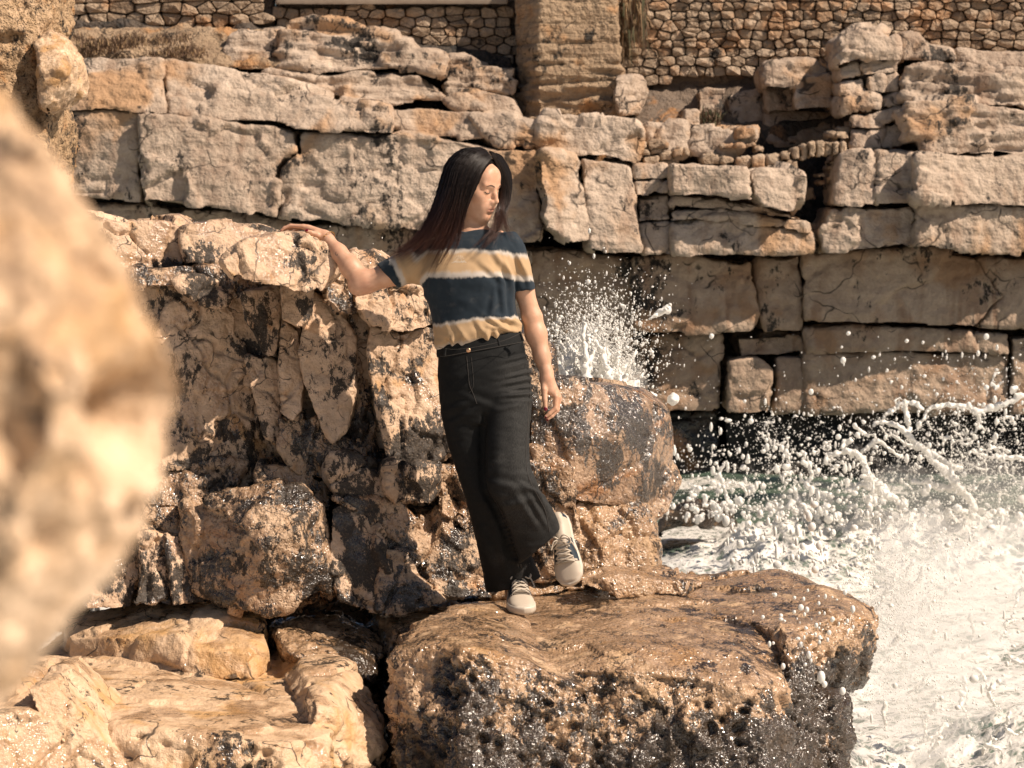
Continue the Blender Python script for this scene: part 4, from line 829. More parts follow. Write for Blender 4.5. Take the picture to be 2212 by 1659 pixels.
drops = []
def gauss(cx, cy, sx, sy): return lambda n: np.stack([rg.normal(cx, sx, n), rg.normal(cy, sy, n)], 1)
def uni(x0, x1, y0, y1, px=1.0, py=1.0): return lambda n: np.stack([x0 + (x1 - x0) * rg.random(n) ** px, y0 + (y1 - y0) * rg.random(n) ** py], 1)
def near_ropes(n):
    k = rg.integers(len(ROPE_PX), size=n); return np.array(ROPE_PX)[k] + rg.normal(0, 1, (n, 2)) * (6 + 30 * rg.random((n, 1)) ** 2)
def dep(m, sd): return lambda n: rg.normal(m, sd, n)
drops += [cloud(7500, gauss(1285, 785, 52, 66), dep(11.3, 0.3), 0.0014, 0.0046, 2), cloud(1700, gauss(1290, 730, 62, 66), dep(11.3, 0.3), 0.0016, 0.0075), cloud(500, gauss(1340, 790, 70, 80), dep(11.3, 0.4), 0.0016, 0.0065), cloud(160, uni(1180, 1480, 560, 860), dep(11.2, 0.4), 0.0015, 0.005)]
c, r = zip(*drops); V, Fc = balls(np.concatenate(c), np.concatenate(r), 0.009, 3)
o = mesh_obj('spray_droplets', V, Fc, M['foam']); tag(o, 'fine white droplets flying above the wet boulder behind the woman', 'spray', kind='stuff')
drops = [cloud(4600, near_ropes, dep(19.2, 0.7), 0.0018, 0.006, 2.2), cloud(900, uni(1450, 2260, 900, 1130, 0.7, 0.7), dep(19.2, 0.7), 0.002, 0.005, 2), cloud(1800, gauss(2120, 1040, 90, 60), dep(19.2, 0.7), 0.002, 0.007, 2), cloud(900, uni(1450, 2260, 880, 1130, 0.75, 0.8), dep(19.0, 0.8), 0.003, 0.020, 4), cloud(700, uni(1440, 2260, 700, 1000, 0.55, 0.5), dep(19.0, 0.8), 0.0028, 0.017, 4), cloud(260, uni(1900, 2260, 760, 960), dep(19.0, 0.6), 0.003, 0.015, 3),
         cloud(900, uni(1440, 1900, 960, 1120), dep(19.0, 0.6), 0.003, 0.02, 3)]
c, r = zip(*drops); V, Fc = balls(np.concatenate(c), np.concatenate(r), 0.016, 4)
o = mesh_obj('spray_droplets', V, Fc, M['foam']); tag(o, 'white droplets scattered across the dark foot of the cliff', 'spray', kind='stuff')
drops = [cloud(450, uni(1840, 2300, 1120, 1700, 0.8, 1.0), dep(11.5, 0.5), 0.002, 0.010, 3), cloud(80, uni(1850, 2260, 1150, 1690), dep(10.6, 0.4), 0.005, 0.014, 2), cloud(5200, gauss(1930, 1300, 50, 110), dep(10.6, 0.35), 0.001, 0.0032, 2), cloud(2600, gauss(1990, 1230, 90, 90), dep(11.0, 0.4), 0.001, 0.0035, 2), cloud(1800, gauss(1960, 1500, 80, 90), dep(10.6, 0.4), 0.001, 0.004, 2),
         cloud(320, uni(1560, 1900, 1080, 1240), dep(10.5, 0.5), 0.003, 0.014, 2.2)]
c, r = zip(*drops); V, Fc = balls(np.concatenate(c), np.concatenate(r), 0.008, 5)
o = mesh_obj('spray_droplets', V, Fc, M['foam']); tag(o, 'curtain of white droplets beside the seaward end of the ledge', 'spray', kind='stuff')
drops = [cloud(70, gauss(1770, 1350, 60, 55), dep(8.2, 0.1), 0.003, 0.0095, 1.6), cloud(14, gauss(1330, 1180, 90, 60), dep(8.9, 0.1), 0.002, 0.004, 1.6), cloud(9, uni(640, 900, 480, 560), dep(9.0, 0.1), 0.002, 0.004),
         (np.array([P(1774, 1463, 8.0), P(1781, 1478, 8.0), P(1820, 1493, 8.1), P(1730, 1312, 8.1), P(1842, 1316, 8.4)]), np.array([0.014, 0.010, 0.009, 0.010, 0.011]))]
c, r = zip(*drops); V, Fc = balls(np.concatenate(c), np.concatenate(r), 0.002, 6, 0.15)
o = mesh_obj('spray_droplets', V, Fc, M['foam']); tag(o, 'single large white droplets in the air in front of the ledge', 'spray', kind='stuff')
# thrown ropes and froth against the seaward end of the ledge
chain = []
for k in range(34):
    x, y = 1880 + 360 * rg.random(), 1230 + 430 * rg.random(); a = rg.normal(-1.3, 0.8); l = [(x, y)]
    for j in range(5): a += rg.normal(0, 0.5); l.append((l[-1][0] + 13 * math.cos(a), l[-1][1] + 13 * math.sin(a)))
    chain += rope(l, 11.6 + rg.normal(0, 0.4), 0.007, 0.013, 3, 3)
rock('sea_spray', blob_solids(chain), M['foam'], None, 0.0075, 1, D_rough(amp=0.006, L=0.05, facet=0, crack=0, fine=0.004, seed=212), label='thin ropes of froth in the air beside the seaward end of the ledge', cat='spray', kind='stuff', cull=False)

# drifting mist of the finest spray
s = N('spray_mist'); s.t.nodes.remove(s.b); vol = s.n('ShaderNodeVolumePrincipled'); vol.inputs['Color'].default_value = (0.99, 0.98, 0.96, 1); vol.inputs['Density'].default_value = 1.1; vol.inputs['Anisotropy'].default_value = 0.1
s.t.links.new(vol.outputs[0], s.out.inputs['Volume']); M['mist'] = s.m
M['mist_thin'] = M['mist'].copy(); M['mist_thin'].name = 'spray_mist_thin'; [setattr(n_.inputs['Density'], 'default_value', 0.4) for n_ in M['mist_thin'].node_tree.nodes if n_.type == 'PRINCIPLED_VOLUME']
def puff(c, r): return (ICO2[0] * np.array(r) + P(*c), ICO2[1].tolist())
rock('sea_mist', [puff((1945, 1290, 10.9), (.16, .35, .30)), puff((1985, 1200, 11.2), (.22, .35, .22)), puff((1930, 1400, 10.8), (.15, .3, .25)), puff((2060, 1330, 11.3), (.26, .4, .34)), puff((2000, 1520, 11.0), (.26, .3, .3)), puff((2150, 1220, 11.6), (.3, .4, .25))], M['mist'], None, 0.04, 6,
     D_rough(amp=0.07, L=0.25, facet=0, crack=0, fine=0.01, seed=220), label='thin white mist of spray hanging beside the seaward end of the ledge', cat='mist', kind='stuff', cull=False)
rock('sea_mist', [puff((1285, 830, 11.5), (.17, .2, .17)), puff((1265, 760, 11.5), (.11, .2, .17)), puff((1340, 830, 11.5), (.13, .2, .12))], M['mist'], None, 0.03, 5,
     D_rough(amp=0.05, L=0.2, facet=0, crack=0, fine=0.01, seed=221), label='white mist in the heart of the plume behind the boulder', cat='mist', kind='stuff', cull=False)
rock('sea_mist', [puff((1760, 1105, 19.8), (.5, .4, .22)), puff((1960, 1085, 19.8), (.6, .4, .32)), puff((2140, 1075, 19.8), (.6, .4, .34))], M['mist_thin'], None, 0.06, 5,
     D_rough(amp=0.1, L=0.4, facet=0, crack=0, fine=0.02, seed=222), label='low white mist at the foot of the breaking wave', cat='mist', kind='stuff', cull=False)

# ------------------------------------------------------------------ the woman
person = empty('person', P(1110, 1330, 8.65)); tag(person, 'woman in a striped tee and black wide jeans leaning one hand on the rock', 'person')

class Field:
    """signed distance grid; blend with smooth unions, then take the zero surface"""
    def __init__(s, lo, hi, h):
        s.lo = np.array(lo, float); s.h = h; s.n = np.ceil((np.array(hi) - s.lo) / h).astype(int) + 1; s.F = np.full(s.n, 0.2, np.float32)
    def sub(s, lo, hi):
        a = np.clip(np.floor((np.array(lo) - s.lo) / s.h).astype(int), 0, s.n - 1); b = np.clip(np.ceil((np.array(hi) - s.lo) / s.h).astype(int) + 1, 1, s.n)
        sl = tuple(slice(i, max(j, i + 1)) for i, j in zip(a, b))
        ax = [s.lo[k] + s.h * np.arange(sl[k].start, sl[k].stop) for k in range(3)]
        return sl, ax[0][:, None, None], ax[1][None, :, None], ax[2][None, None, :]
    def put(s, sl, d, k):
        F = s.F[sl]
        if k > 0:
            h = np.maximum(k - np.abs(F - d), 0) / k; s.F[sl] = np.minimum(F, d) - h * h * k * 0.25
        else: s.F[sl] = np.minimum(F, d)
    def cut(s, sl, d, k):
        F = s.F[sl]; d = -d; h = np.maximum(k - np.abs(F - d), 0) / max(k, 1e-6); s.F[sl] = np.maximum(F, d) + h * h * k * 0.25
    def cone(s, a, b, ra, rb, k=0.01):
        a, b = np.array(a, float), np.array(b, float); m = max(ra, rb) + k + 4 * s.h
        sl, X, Y, Z = s.sub(np.minimum(a, b) - m, np.maximum(a, b) + m); ab = b - a; L2 = max(ab @ ab, 1e-9)
        t = np.clip(((X - a[0]) * ab[0] + (Y - a[1]) * ab[1] + (Z - a[2]) * ab[2]) / L2, 0, 1)
        d = np.sqrt((X - a[0] - t * ab[0]) ** 2 + (Y - a[1] - t * ab[1]) ** 2 + (Z - a[2] - t * ab[2]) ** 2) - (ra + (rb - ra) * t)
        s.put(sl, d.astype(np.float32), k)
    def chain(s, pts, rs, k=0.006):
        for a, b, ra, rb in zip(pts, pts[1:], rs, rs[1:]): s.cone(a, b, ra, rb, k)
    def ell(s, c, r, R=None, k=0.01, cut=False, clip=None):
        c = np.array(c, float); r = np.array(r, float); m = r.max() + k + 4 * s.h; R = np.eye(3) if R is None else R
        sl, X, Y, Z = s.sub(c - m, c + m); q = [(X - c[0]) * R[0, i] + (Y - c[1]) * R[1, i] + (Z - c[2]) * R[2, i] for i in range(3)]
        k0 = np.sqrt(sum((q[i] / r[i]) ** 2 for i in range(3))); k1 = np.sqrt(sum((q[i] / r[i] ** 2) ** 2 for i in range(3))) + 1e-9
        d = k0 * (k0 - 1) / k1
        if clip is not None: d = np.maximum(d, clip(q))
        d = d.astype(np.float32)
        if cut: s.cut(sl, d, k)
        else: s.put(sl, d, k)
    def surface(s):
        F = s.F; S = F < 0; nx, ny, nz = F.shape
        cnt = np.zeros((nx - 1, ny - 1, nz - 1), np.int8)
        for a in (0, 1):
            for b in (0, 1):
                for c in (0, 1): cnt += S[a:nx - 1 + a, b:ny - 1 + b, c:nz - 1 + c]
        act = (cnt > 0) & (cnt < 8); I = np.argwhere(act); vid = np.full(act.shape, -1, np.int32); vid[act] = np.arange(len(I))
        acc = np.zeros((len(I), 3)); num = np.zeros(len(I))
        cs = [(a, b, c) for a in (0, 1) for b in (0, 1) for c in (0, 1)]
        for i, p in enumerate(cs):
            for q in cs[i + 1:]:
                if sum(x != y for x, y in zip(p, q)) != 1: continue
                f0 = F[I[:, 0] + p[0], I[:, 1] + p[1], I[:, 2] + p[2]]; f1 = F[I[:, 0] + q[0], I[:, 1] + q[1], I[:, 2] + q[2]]
                x = (f0 < 0) != (f1 < 0); t = np.where(x, f0 / np.where(x, f0 - f1, 1), 0)[:, None]
                acc += np.where(x[:, None], np.array(p) + t * (np.array(q) - np.array(p)), 0); num += x
        V = (I + acc / num[:, None]) * s.h + s.lo; Q = []
        for ax in range(3):
            e = [slice(None)] * 3; f = [slice(None)] * 3; e[ax] = slice(0, -1); f[ax] = slice(1, None)
            S0, S1 = S[tuple(e)], S[tuple(f)]; E = np.argwhere(S0 != S1); o1, o2 = (ax + 1) % 3, (ax + 2) % 3
            E = E[(E[:, o1] > 0) & (E[:, o2] > 0) & (E[:, o1] < F.shape[o1] - 1) & (E[:, o2] < F.shape[o2] - 1)]
            d1 = np.zeros(3, int); d1[o1] = 1; d2 = np.zeros(3, int); d2[o2] = 1
            g = lambda o: vid[tuple((E - o).T)]
            q = np.stack([g(d1 + d2), g(d2), g(0 * d1), g(d1)], 1); flip = ~S0[tuple(E.T)]; q[flip] = q[flip][:, ::-1]; Q.append(q)
        Q = np.concatenate(Q); return V, Q[(Q >= 0).all(1)]

def relax(V, Q, it=2, f=0.5):
    """light smoothing of a quad mesh"""
    for _ in range(it):
        acc = np.zeros_like(V); n = np.zeros(len(V))
        for i in range(Q.shape[1]):
            a, b = Q[:, i], Q[:, (i + 1) % Q.shape[1]]
            for c in range(3): acc[:, c] += np.bincount(a, V[b, c], len(V)) + np.bincount(b, V[a, c], len(V))
            n += np.bincount(a, minlength=len(V)) + np.bincount(b, minlength=len(V))
        V = V + f * (acc / np.maximum(n, 1)[:, None] - V)
    return V

def normals_of(V, Q):
    fn = np.cross(V[Q[:, 2]] - V[Q[:, 0]], V[Q[:, 3 if Q.shape[1] > 3 else 1]] - V[Q[:, 1]]); n = np.zeros_like(V)
    for i in range(Q.shape[1]):
        for c in range(3): n[:, c] += np.bincount(Q[:, i], fn[:, c], len(V))
    return n / (np.linalg.norm(n, axis=1)[:, None] + 1e-12)

def PX(v):
    """layout position of world points"""
    r = v - CAM; D = r[:, 1] * _cp - r[:, 2] * _sp; up = r[:, 1] * _sp + r[:, 2] * _cp
    return 1106 + r[:, 0] / D * F_PX, 829.5 - up / D * F_PX

def bezier_pts(ctrl, n):
    """smooth curve through the control points"""
    c = np.array(ctrl, float); m = len(c); t = np.linspace(0, m - 1, n); i = np.clip(t.astype(int), 0, m - 2); u = (t - i)[:, None]
    p0, p1, p2, p3 = c[np.clip(i - 1, 0, m - 1)], c[i], c[i + 1], c[np.clip(i + 2, 0, m - 1)]
    return 0.5 * (2 * p1 + (p2 - p0) * u + (2 * p0 - 5 * p1 + 4 * p2 - p3) * u ** 2 + (3 * p1 - p0 - 3 * p2 + p3) * u ** 3)

def tube_mesh(paths, radii, sides=5):
    """paths: list of (n,3); radii: list of scalars or arrays"""
    V = []; Fc = []; off = 0
    for p, r in zip(paths, radii):
        p = np.asarray(p, float); n = len(p); r = np.broadcast_to(np.asarray(r, float), (n,)); t = np.gradient(p, axis=0); t /= np.linalg.norm(t, axis=1)[:, None] + 1e-12
        ref = np.array([0.13, -0.9, 0.41]); a = np.cross(t, ref); a /= np.linalg.norm(a, axis=1)[:, None] + 1e-9; b = np.cross(t, a)
        th = np.arange(sides) * 2 * math.pi / sides
        ring = p[:, None] + r[:, None, None] * (np.cos(th)[None, :, None] * a[:, None] + np.sin(th)[None, :, None] * b[:, None])
        V.append(ring.reshape(-1, 3)); i = np.arange(n - 1)[:, None] * sides + np.arange(sides)[None]; j = np.arange(n - 1)[:, None] * sides + (np.arange(sides)[None] + 1) % sides
        Fc.append((np.stack([i, j, j + sides, i + sides], -1).reshape(-1, 4)) + off); off += n * sides
    return np.concatenate(V), np.concatenate(Fc)

def loft(rings, seg=56, sub=5, ex=2.25):
    """closed solid through rings (xl, yl, xr, yr, D, depth_half[, push]); ring ends stand where the outline was measured"""
    R = np.array([r if len(r) == 7 else (*r, 0.0) for r in rings], float); R = bezier_pts(R, (len(R) - 1) * sub + 1); V = []
    th = np.arange(seg) * 2 * math.pi / seg; cx = np.sign(np.cos(th)) * np.abs(np.cos(th)) ** (2 / ex); sy = np.sign(np.sin(th)) * np.abs(np.sin(th)) ** (2 / ex)
    for r in R:
        a, b = P(r[0], r[1], r[4]), P(r[2], r[3], r[4]); c = (a + b) / 2; h = (b - a) / 2
        V.append(c + cx[:, None] * h + sy[:, None] * np.array([0, r[5], 0]) + np.maximum(-sy, 0)[:, None] * np.array([0, -r[6], 0]))
    V = np.concatenate(V); n = len(R); i = np.arange(n - 1)[:, None] * seg + np.arange(seg)[None]; j = np.arange(n - 1)[:, None] * seg + (np.arange(seg)[None] + 1) % seg
    F = np.stack([i, j, j + seg, i + seg], -1).reshape(-1, 4).tolist(); F += [list(range(seg))[::-1], list(range((n - 1) * seg, n * seg))]
    return [v for v in V], F

# ---- head frame
PHI, THE = math.radians(59), math.radians(14)
hf = np.array([math.sin(PHI) * math.cos(THE), -math.cos(PHI) * math.cos(THE), -math.sin(THE)]); hr = np.array([-math.cos(PHI), -math.sin(PHI), 0.0]); hu = np.cross(hr, hf)
HC = P(1021, 400, 8.6); HR = np.stack([hr, hf, hu], 1)
def Hd(x, y, z): return HC + HR @ np.array([x, y, z])

B = Field((-0.86, -0.30, -0.02), (0.32, 0.24, 1.70), 0.0034)
# skull, face
B.ell(Hd(0, -.012, .028), (.073, .094, .088), HR, 0)
B.ell(Hd(0, .028, -.028), (.060, .062, .082), HR, .03)
for s_ in (-1, 1):
    B.cone(Hd(.050 * s_, .0, -.045), Hd(.018 * s_, .068, -.100), .018, .014, .03)
    B.ell(Hd(.041 * s_, .055, -.022), (.020, .022, .020), HR, .025)
B.ell(Hd(0, .070, .040), (.046, .022, .040), HR, .03)
B.ell(Hd(0, .076, -.101), (.017, .014, .014), HR, .022)
for s_ in (-1, 1):
    B.ell(Hd(.031 * s_, .101, -.002), (.017, .015, .0105), HR, .012, cut=True)
    B.ell(Hd(.031 * s_, .0745, -.003), (.0155, .0135, .0125), HR, .004)
    B.cone(Hd(.012 * s_, .091, .016), Hd(.046 * s_, .078, .019), .006, .005, .014)
B.chain([Hd(0, .087, .012), Hd(0, .0985, -.010), Hd(0, .109, -.030)], (.0075, .0076, .0088), .010)
B.ell(Hd(0, .1105, -.033), (.0088, .0078, .0075), HR, .006)
for s_ in (-1, 1): B.ell(Hd(.0115 * s_, .100, -.037), (.0062, .0085, .0062), HR, .006)
for s_ in (-1, 1): B.ell(Hd(.006 * s_, .104, -.0445), (.0035, .005, .003), HR, .003, cut=True)
B.ell(Hd(0, .074, -.062), (.036, .022, .030), HR, .025)
B.ell(Hd(0, .088, -.055), (.022, .011, .012), HR, .014)
B.ell(Hd(0, .0925, -.0612), (.0215, .0070, .0050), HR, .006)
B.ell(Hd(0, .0915, -.0715), (.0195, .0072, .0058), HR, .006)
B.ell(Hd(0, .1025, -.0662), (.024, .0075, .0014), HR, .003, cut=True)
B.ell(Hd(0, .097, -.083), (.018, .006, .005), HR, .010, cut=True)
# neck, torso, legs under the clothes
B.cone(Hd(0, -.025, -.05), P(1016, 512, 8.62), .050, .050, .03)
B.cone(P(960, 528, 8.62), P(1075, 518, 8.62), .036, .036, .05)
B.cone(P(1012, 560, 8.61), P(1030, 720, 8.61), .085, .075, .03); B.cone(P(930, 556, 8.61), P(1085, 548, 8.61), .042, .038, .03)
B.cone(P(1020, 800, 8.60), P(1070, 790, 8.60), .085, .085, .04)
B.chain([P(1005, 850, 8.6), P(1050, 1060, 8.6), P(1105, 1235, 8.66), P(1112, 1290, 8.72)], (.065, .045, .036, .032), .02)
B.chain([P(1085, 850, 8.57), P(1105, 1050, 8.51), P(1180, 1135, 8.58), P(1204, 1158, 8.600), P(1214, 1178, 8.60)], (.065, .045, .034, .030, .028), .02)
# her right arm, out along the rock
B.chain([P(915, 566, 8.60), P(860, 588, 8.60), P(795, 608, 8.605)], (.046, .043, .039), .02)
B.chain([P(790, 610, 8.605), P(776, 612, 8.605)], (.039, .037), .02)
B.chain([P(780, 606, 8.605), P(758, 578, 8.625), P(732, 545, 8.66), P(708, 517, 8.70), P(700, 510, 8.71)], (.0365, .036, .0275, .0195, .0185), .02)
B.ell(P(774, 622, 8.60), (.030, .026, .026), None, .02)
def hand(F, w, chains, palm, k=.006):
    for a, b, ra, rb in palm: F.cone(a, b, ra, rb, .014)
    for pts_, rs in chains: F.chain(pts_, rs, .0035)
kR = [P(655, 490, 8.735), P(656, 489, 8.753), P(659, 490, 8.770), P(664, 492, 8.785)]
wR = P(702, 511, 8.71)
hand(B, wR, [([P(668, 494, 8.733), kR[0], P(628, 487.5, 8.745), P(614, 493, 8.745), P(606, 500, 8.742)], (.011, .0088, .0075, .0068, .0055)),
             ([P(668, 493, 8.75), kR[1], P(624, 489, 8.772), P(611, 497, 8.775), P(604, 505, 8.775)], (.011, .0088, .0076, .0068, .0055)),
             ([P(670, 494, 8.765), kR[2], P(632, 491, 8.797), P(620, 498, 8.803), P(612, 506, 8.803)], (.011, .0085, .0072, .0065, .0054)),
             ([P(674, 496, 8.778), kR[3], P(644, 494, 8.815), P(634, 500, 8.822), P(628, 507, 8.822)], (.010, .0078, .0066, .006, .005)),
             ([P(698, 515, 8.70), P(686, 508, 8.690), P(672, 503, 8.685), P(661, 499, 8.682)], (.012, .0105, .0090, .0062))],
     [(wR, P(662, 492, 8.738), .018, .0125), (wR, P(664, 492, 8.762), .018, .0125), (P(700, 512, 8.72), P(668, 494, 8.782), .016, .0115), (P(700, 513, 8.705), P(682, 505, 8.70), .016, .0125)])
# her left arm, hanging
B.chain([P(1104, 550, 8.615), P(1131, 625, 8.62), P(1148, 682, 8.625)], (.038, .0345, .0345), .02)
B.chain([P(1150, 690, 8.625), P(1158, 722, 8.62), P(1171, 770, 8.61), P(1181, 806, 8.60), P(1182, 820, 8.597)], (.036, .0365, .028, .0205, .0195), .02)
def Zh(a, b): return 1107 + a * .0976, 783 + b * .0976
def PH(a, b, d): return P(*Zh(a, b), 8.595 + d)
wL = PH(770, 360, 0)
hand(B, wL, [([PH(900, 640, 0), PH(965, 760, -.004), PH(945, 1010, -.006), PH(820, 1130, -.010), PH(728, 1205, -.012)], (.0115, .0098, .0082, .0072, .0056)),
             ([PH(930, 650, .012), PH(1030, 780, .010), PH(990, 1060, .010), PH(870, 1185, .006), PH(765, 1265, .003)], (.0115, .0098, .0083, .0073, .0057)),
             ([PH(940, 650, .026), PH(1030, 790, .028), PH(985, 1040, .030), PH(880, 1150, .027), PH(790, 1215, .024)], (.0115, .0092, .0078, .0069, .0055)),
             ([PH(930, 650, .040), PH(1010, 780, .044), PH(960, 980, .047), PH(880, 1060, .045), PH(810, 1110, .043)], (.010, .0082, .0068, .006, .005)),
             ([PH(700, 420, -.006), PH(700, 600, -.016), PH(715, 830, -.022), PH(735, 1040, -.026)], (.0135, .0115, .0095, .0068))],
     [(wL, PH(925, 680, 0), .0185, .0125), (wL, PH(985, 720, .014), .0185, .0125), (PH(770, 380, .01), PH(985, 720, .028), .017, .0125), (PH(770, 380, .012), PH(950, 700, .040), .016, .011), (PH(720, 420, 0), PH(830, 640, -.004), .017, .013)])
bv, bq = B.surface(); del B.F; bv = relax(bv, bq, 1, 0.4)
_x, _y = PX(bv); cov = ((_x > 925) & (_x < 1105) & (_y > 545) & (_y < 1130) & ~((_x > 1090) & (_y > 600))); bq = bq[~cov[bq].all(1)]       # skin under the clothes is not needed
_u = np.unique(bq); _r = np.full(len(bv), -1, np.int64); _r[_u] = np.arange(len(_u)); bv, bq = bv[_u], _r[bq]
lo_ = (bv - HC) @ HR                                                     # head-local coordinates
lip = np.exp(-((lo_[:, 0] / .0215) ** 4 + ((lo_[:, 2] + .0665) / .0095) ** 4)) * (lo_[:, 1] > .075)
s = N('skin'); p = s.pos()
sk = s.mix(s.map(s.noise(p, 30, 4, 0.6), 0.35, 0.7), (0.54, 0.30, 0.19), (0.61, 0.36, 0.24))
sk = s.mix(s.map(s.noise(p, 9, 3, 0.5), 0.5, 0.72, 0, 0.45), sk, (0.56, 0.27, 0.18))
sk = s.mix(s.math('MULTIPLY', s.attr('lip'), 0.6), sk, (0.42, 0.17, 0.13))
s.bs(Base_Color=sk, Roughness=0.5, Normal=s.bump(s.noise(p, 420, 3, 0.6), 0.12, 0.001)); s.b.inputs['Subsurface Weight'].default_value = 0.12
s.b.inputs['Subsurface Radius'].default_value = (0.012, 0.005, 0.003); s.b.inputs['Specular IOR Level'].default_value = 0.4
M['skin'] = s.m
body = mesh_obj('body', bv, bq, M['skin'], person, origin=np.array(person.location)); add_attr(body, 'lip', lip)
tree = BVHTree.FromPolygons(bv.tolist(), bq.tolist())

def cast_px(tr, pts_px, lift=0.001, dstart=8.2):
    """points of a line drawn on a surface, found from the front"""
    out = []
    for x, y in pts_px:
        a = P(x, y, dstart); d = P(x, y, dstart + 1) - a; h = tr.ray_cast(Vector(a), Vector(d).normalized(), 1.2)
        if h[0] is not None: out.append(np.array(h[0]) + np.array(h[1]) * lift)
    return np.array(out)
def cast_head(pts_l, lift=0.0008):
    out = []
    for x, z in pts_l:
        h = tree.ray_cast(Vector(Hd(x, .2, z)), Vector(-hf), 0.3)
        if h[0] is not None: out.append(np.array(h[0]) + np.array(h[1]) * lift)
    return np.array(out)
M['lash'] = plain_mat('lash_brown', (0.02, 0.012, 0.009), 0.6); M['brow'] = plain_mat('brow_brown', (0.06, 0.03, 0.018), 0.7)
M['nail'] = plain_mat('dark_red_nail_varnish', (0.16, 0.008, 0.02), 0.2)
for s_ in (1, -1):
    V, Fc = tube_mesh([cast_head(bezier_pts([(.014 * s_, .017), (.030 * s_, .0215), (.047 * s_, .016)], 14), 0.0002)], [np.array([.0018] * 4 + [.0022] * 5 + [.0016, .0014, .0011, .0008, .0005])], 6)
    mesh_obj('eyebrow', V, Fc, M['brow'], body)
    V, Fc = tube_mesh([cast_head(bezier_pts([(.0175 * s_, -.006), (.026 * s_, -.0098), (.036 * s_, -.0092), (.0445 * s_, -.0045)], 14), 0.0004)], [np.array([.0007] + [.0015] * 12 + [.0009])], 6)
    mesh_obj('eyelash', V, Fc, M['lash'], body)
# nails
def nail(c, nrm, ax, a, b):
    n_ = np.array(nrm, float); n_ /= np.linalg.norm(n_); x = np.array(ax, float); x -= n_ * (x @ n_); x /= np.linalg.norm(x); y = np.cross(n_, x)
    v = ICO2[0]; V = c + v[:, :1] * x * a + v[:, 1:2] * y * b + v[:, 2:] * n_ * 0.0016
    mesh_obj('fingernail', V, ICO2[1], M['nail'], body)
nail(PH(735, 1030, -.0315), (0, -1, .1), P(735, 1060, 8.5) - P(725, 960, 8.5), .0085, .0062)
nail(PH(735, 1215, -.0165), (-.5, -.75, -.3), P(700, 1220, 8.5) - P(800, 1160, 8.5), .0052, .0042); nail(PH(775, 1275, -.0015), (-.2, -.8, -.6), P(740, 1290, 8.5) - P(860, 1200, 8.5), .005, .0042)
nail(P(662.5, 497.5, 8.6765), (-.2, -.85, .5), (-1, 0, 0), .0062, .0056); nail(P(607, 498, 8.7385), (-.6, -.3, .75), (-.8, 0, -.6), .0055, .0038)
# bracelet and small arm tattoo
wp = P(710, 513, 8.697); ax_ = P(732, 545, 8.66) - P(702, 511, 8.71); ax_ /= np.linalg.norm(ax_); u_ = np.cross(ax_, [0, 1, 0]); u_ /= np.linalg.norm(u_); w_ = np.cross(ax_, u_)
th = np.linspace(0, 2 * math.pi, 60); beads = [wp + 0.0245 * (math.cos(t) * u_ + math.sin(t) * w_) + ax_ * 0.0015 * math.sin(9 * t) for t in th[:-1]]
V, Fc = balls(np.array(beads), np.where(np.arange(59) % 2 == 0, 0.0021, 0.0014), 1, 7, 0.1)
mesh_obj('bracelet', V, Fc, plain_mat('gold', (0.62, 0.34, 0.1), 0.3, Metallic=1.0), person)
t_ = np.linspace(0, 4.6, 22); tat = [cast_px(tree, [(727 + 2.6 * math.cos(a), 548 + 3.4 * math.sin(a)) for a in t_], .0003), cast_px(tree, [(729.5, 551.2), (730, 551.8)], .0003)]
tat = [q for q in tat if len(q) > 1]
if tat:
    V, Fc = tube_mesh(tat, [.0006] * len(tat), 4); mesh_obj('tattoo', V, Fc, plain_mat('tattoo_ink', (0.03, 0.035, 0.04), 0.6), body)

# ---- clothes: lofts joined, remeshed, creased
shirt_l = [loft([(990,502,1044,494,8.62,.058),(965,508,1075,499,8.615,.066),(935,520,1108,508,8.61,.082),(912,543,1124,530,8.605,.096),(900,578,1119,572,8.60,.108,.008),(906,606,1113,602,8.60,.110,.012),(918,640,1112,638,8.60,.108,.004),(929,672,1115,668,8.60,.104),(934,702,1121,688,8.60,.104),(937,728,1125,703,8.60,.108),(942,748,1124,714,8.60,.100),(948,755,1120,720,8.60,.09)]),
           loft([(950,512,925,625,8.605,.070),(915,524,905,614,8.602,.064),(878,539,893,612,8.60,.058),(843,555,876,616,8.60,.055),(813,569,861,622,8.60,.052)]),
           loft([(1065,505,1112,500,8.615,.06),(1078,535,1130,522,8.615,.064),(1092,568,1142,558,8.617,.062),(1101,600,1150,594,8.62,.058),(1107,629,1157,625,8.62,.056)])]
jeans_l = [loft([(946,748,1123,712,8.60,.092),(946,775,1132,745,8.60,.102),(946,810,1143,790,8.60,.112),(948,850,1150,840,8.60,.114),(951,885,1149,880,8.60,.110),(957,915,1146,912,8.60,.098)]),
           loft([(948,840,1058,840,8.60,.095),(954,900,1060,896,8.60,.092),(966,955,1066,948,8.60,.086),(984,1010,1076,1002,8.60,.082),(1003,1068,1090,1058,8.60,.080),(1017,1122,1106,1108,8.62,.084),(1030,1175,1127,1156,8.64,.088),(1041,1228,1150,1203,8.67,.092),(1051,1279,1169,1245,8.70,.094)]),
           loft([(1036,840,1150,842,8.585,.10),(1040,905,1148,895,8.56,.094),(1042,960,1144,948,8.53,.088),(1042,1010,1146,1000,8.51,.084),(1047,1062,1163,1046,8.50,.080),(1072,1102,1184,1080,8.515,.078),(1097,1163,1201,1114,8.55,.078),(1116,1220,1211,1141,8.585,.080)])]
(sv, sq, sn), (jv, jq, jn) = voxel_meshes([(shirt_l, 0.0045, 8), (jeans_l, 0.0048, 9)])
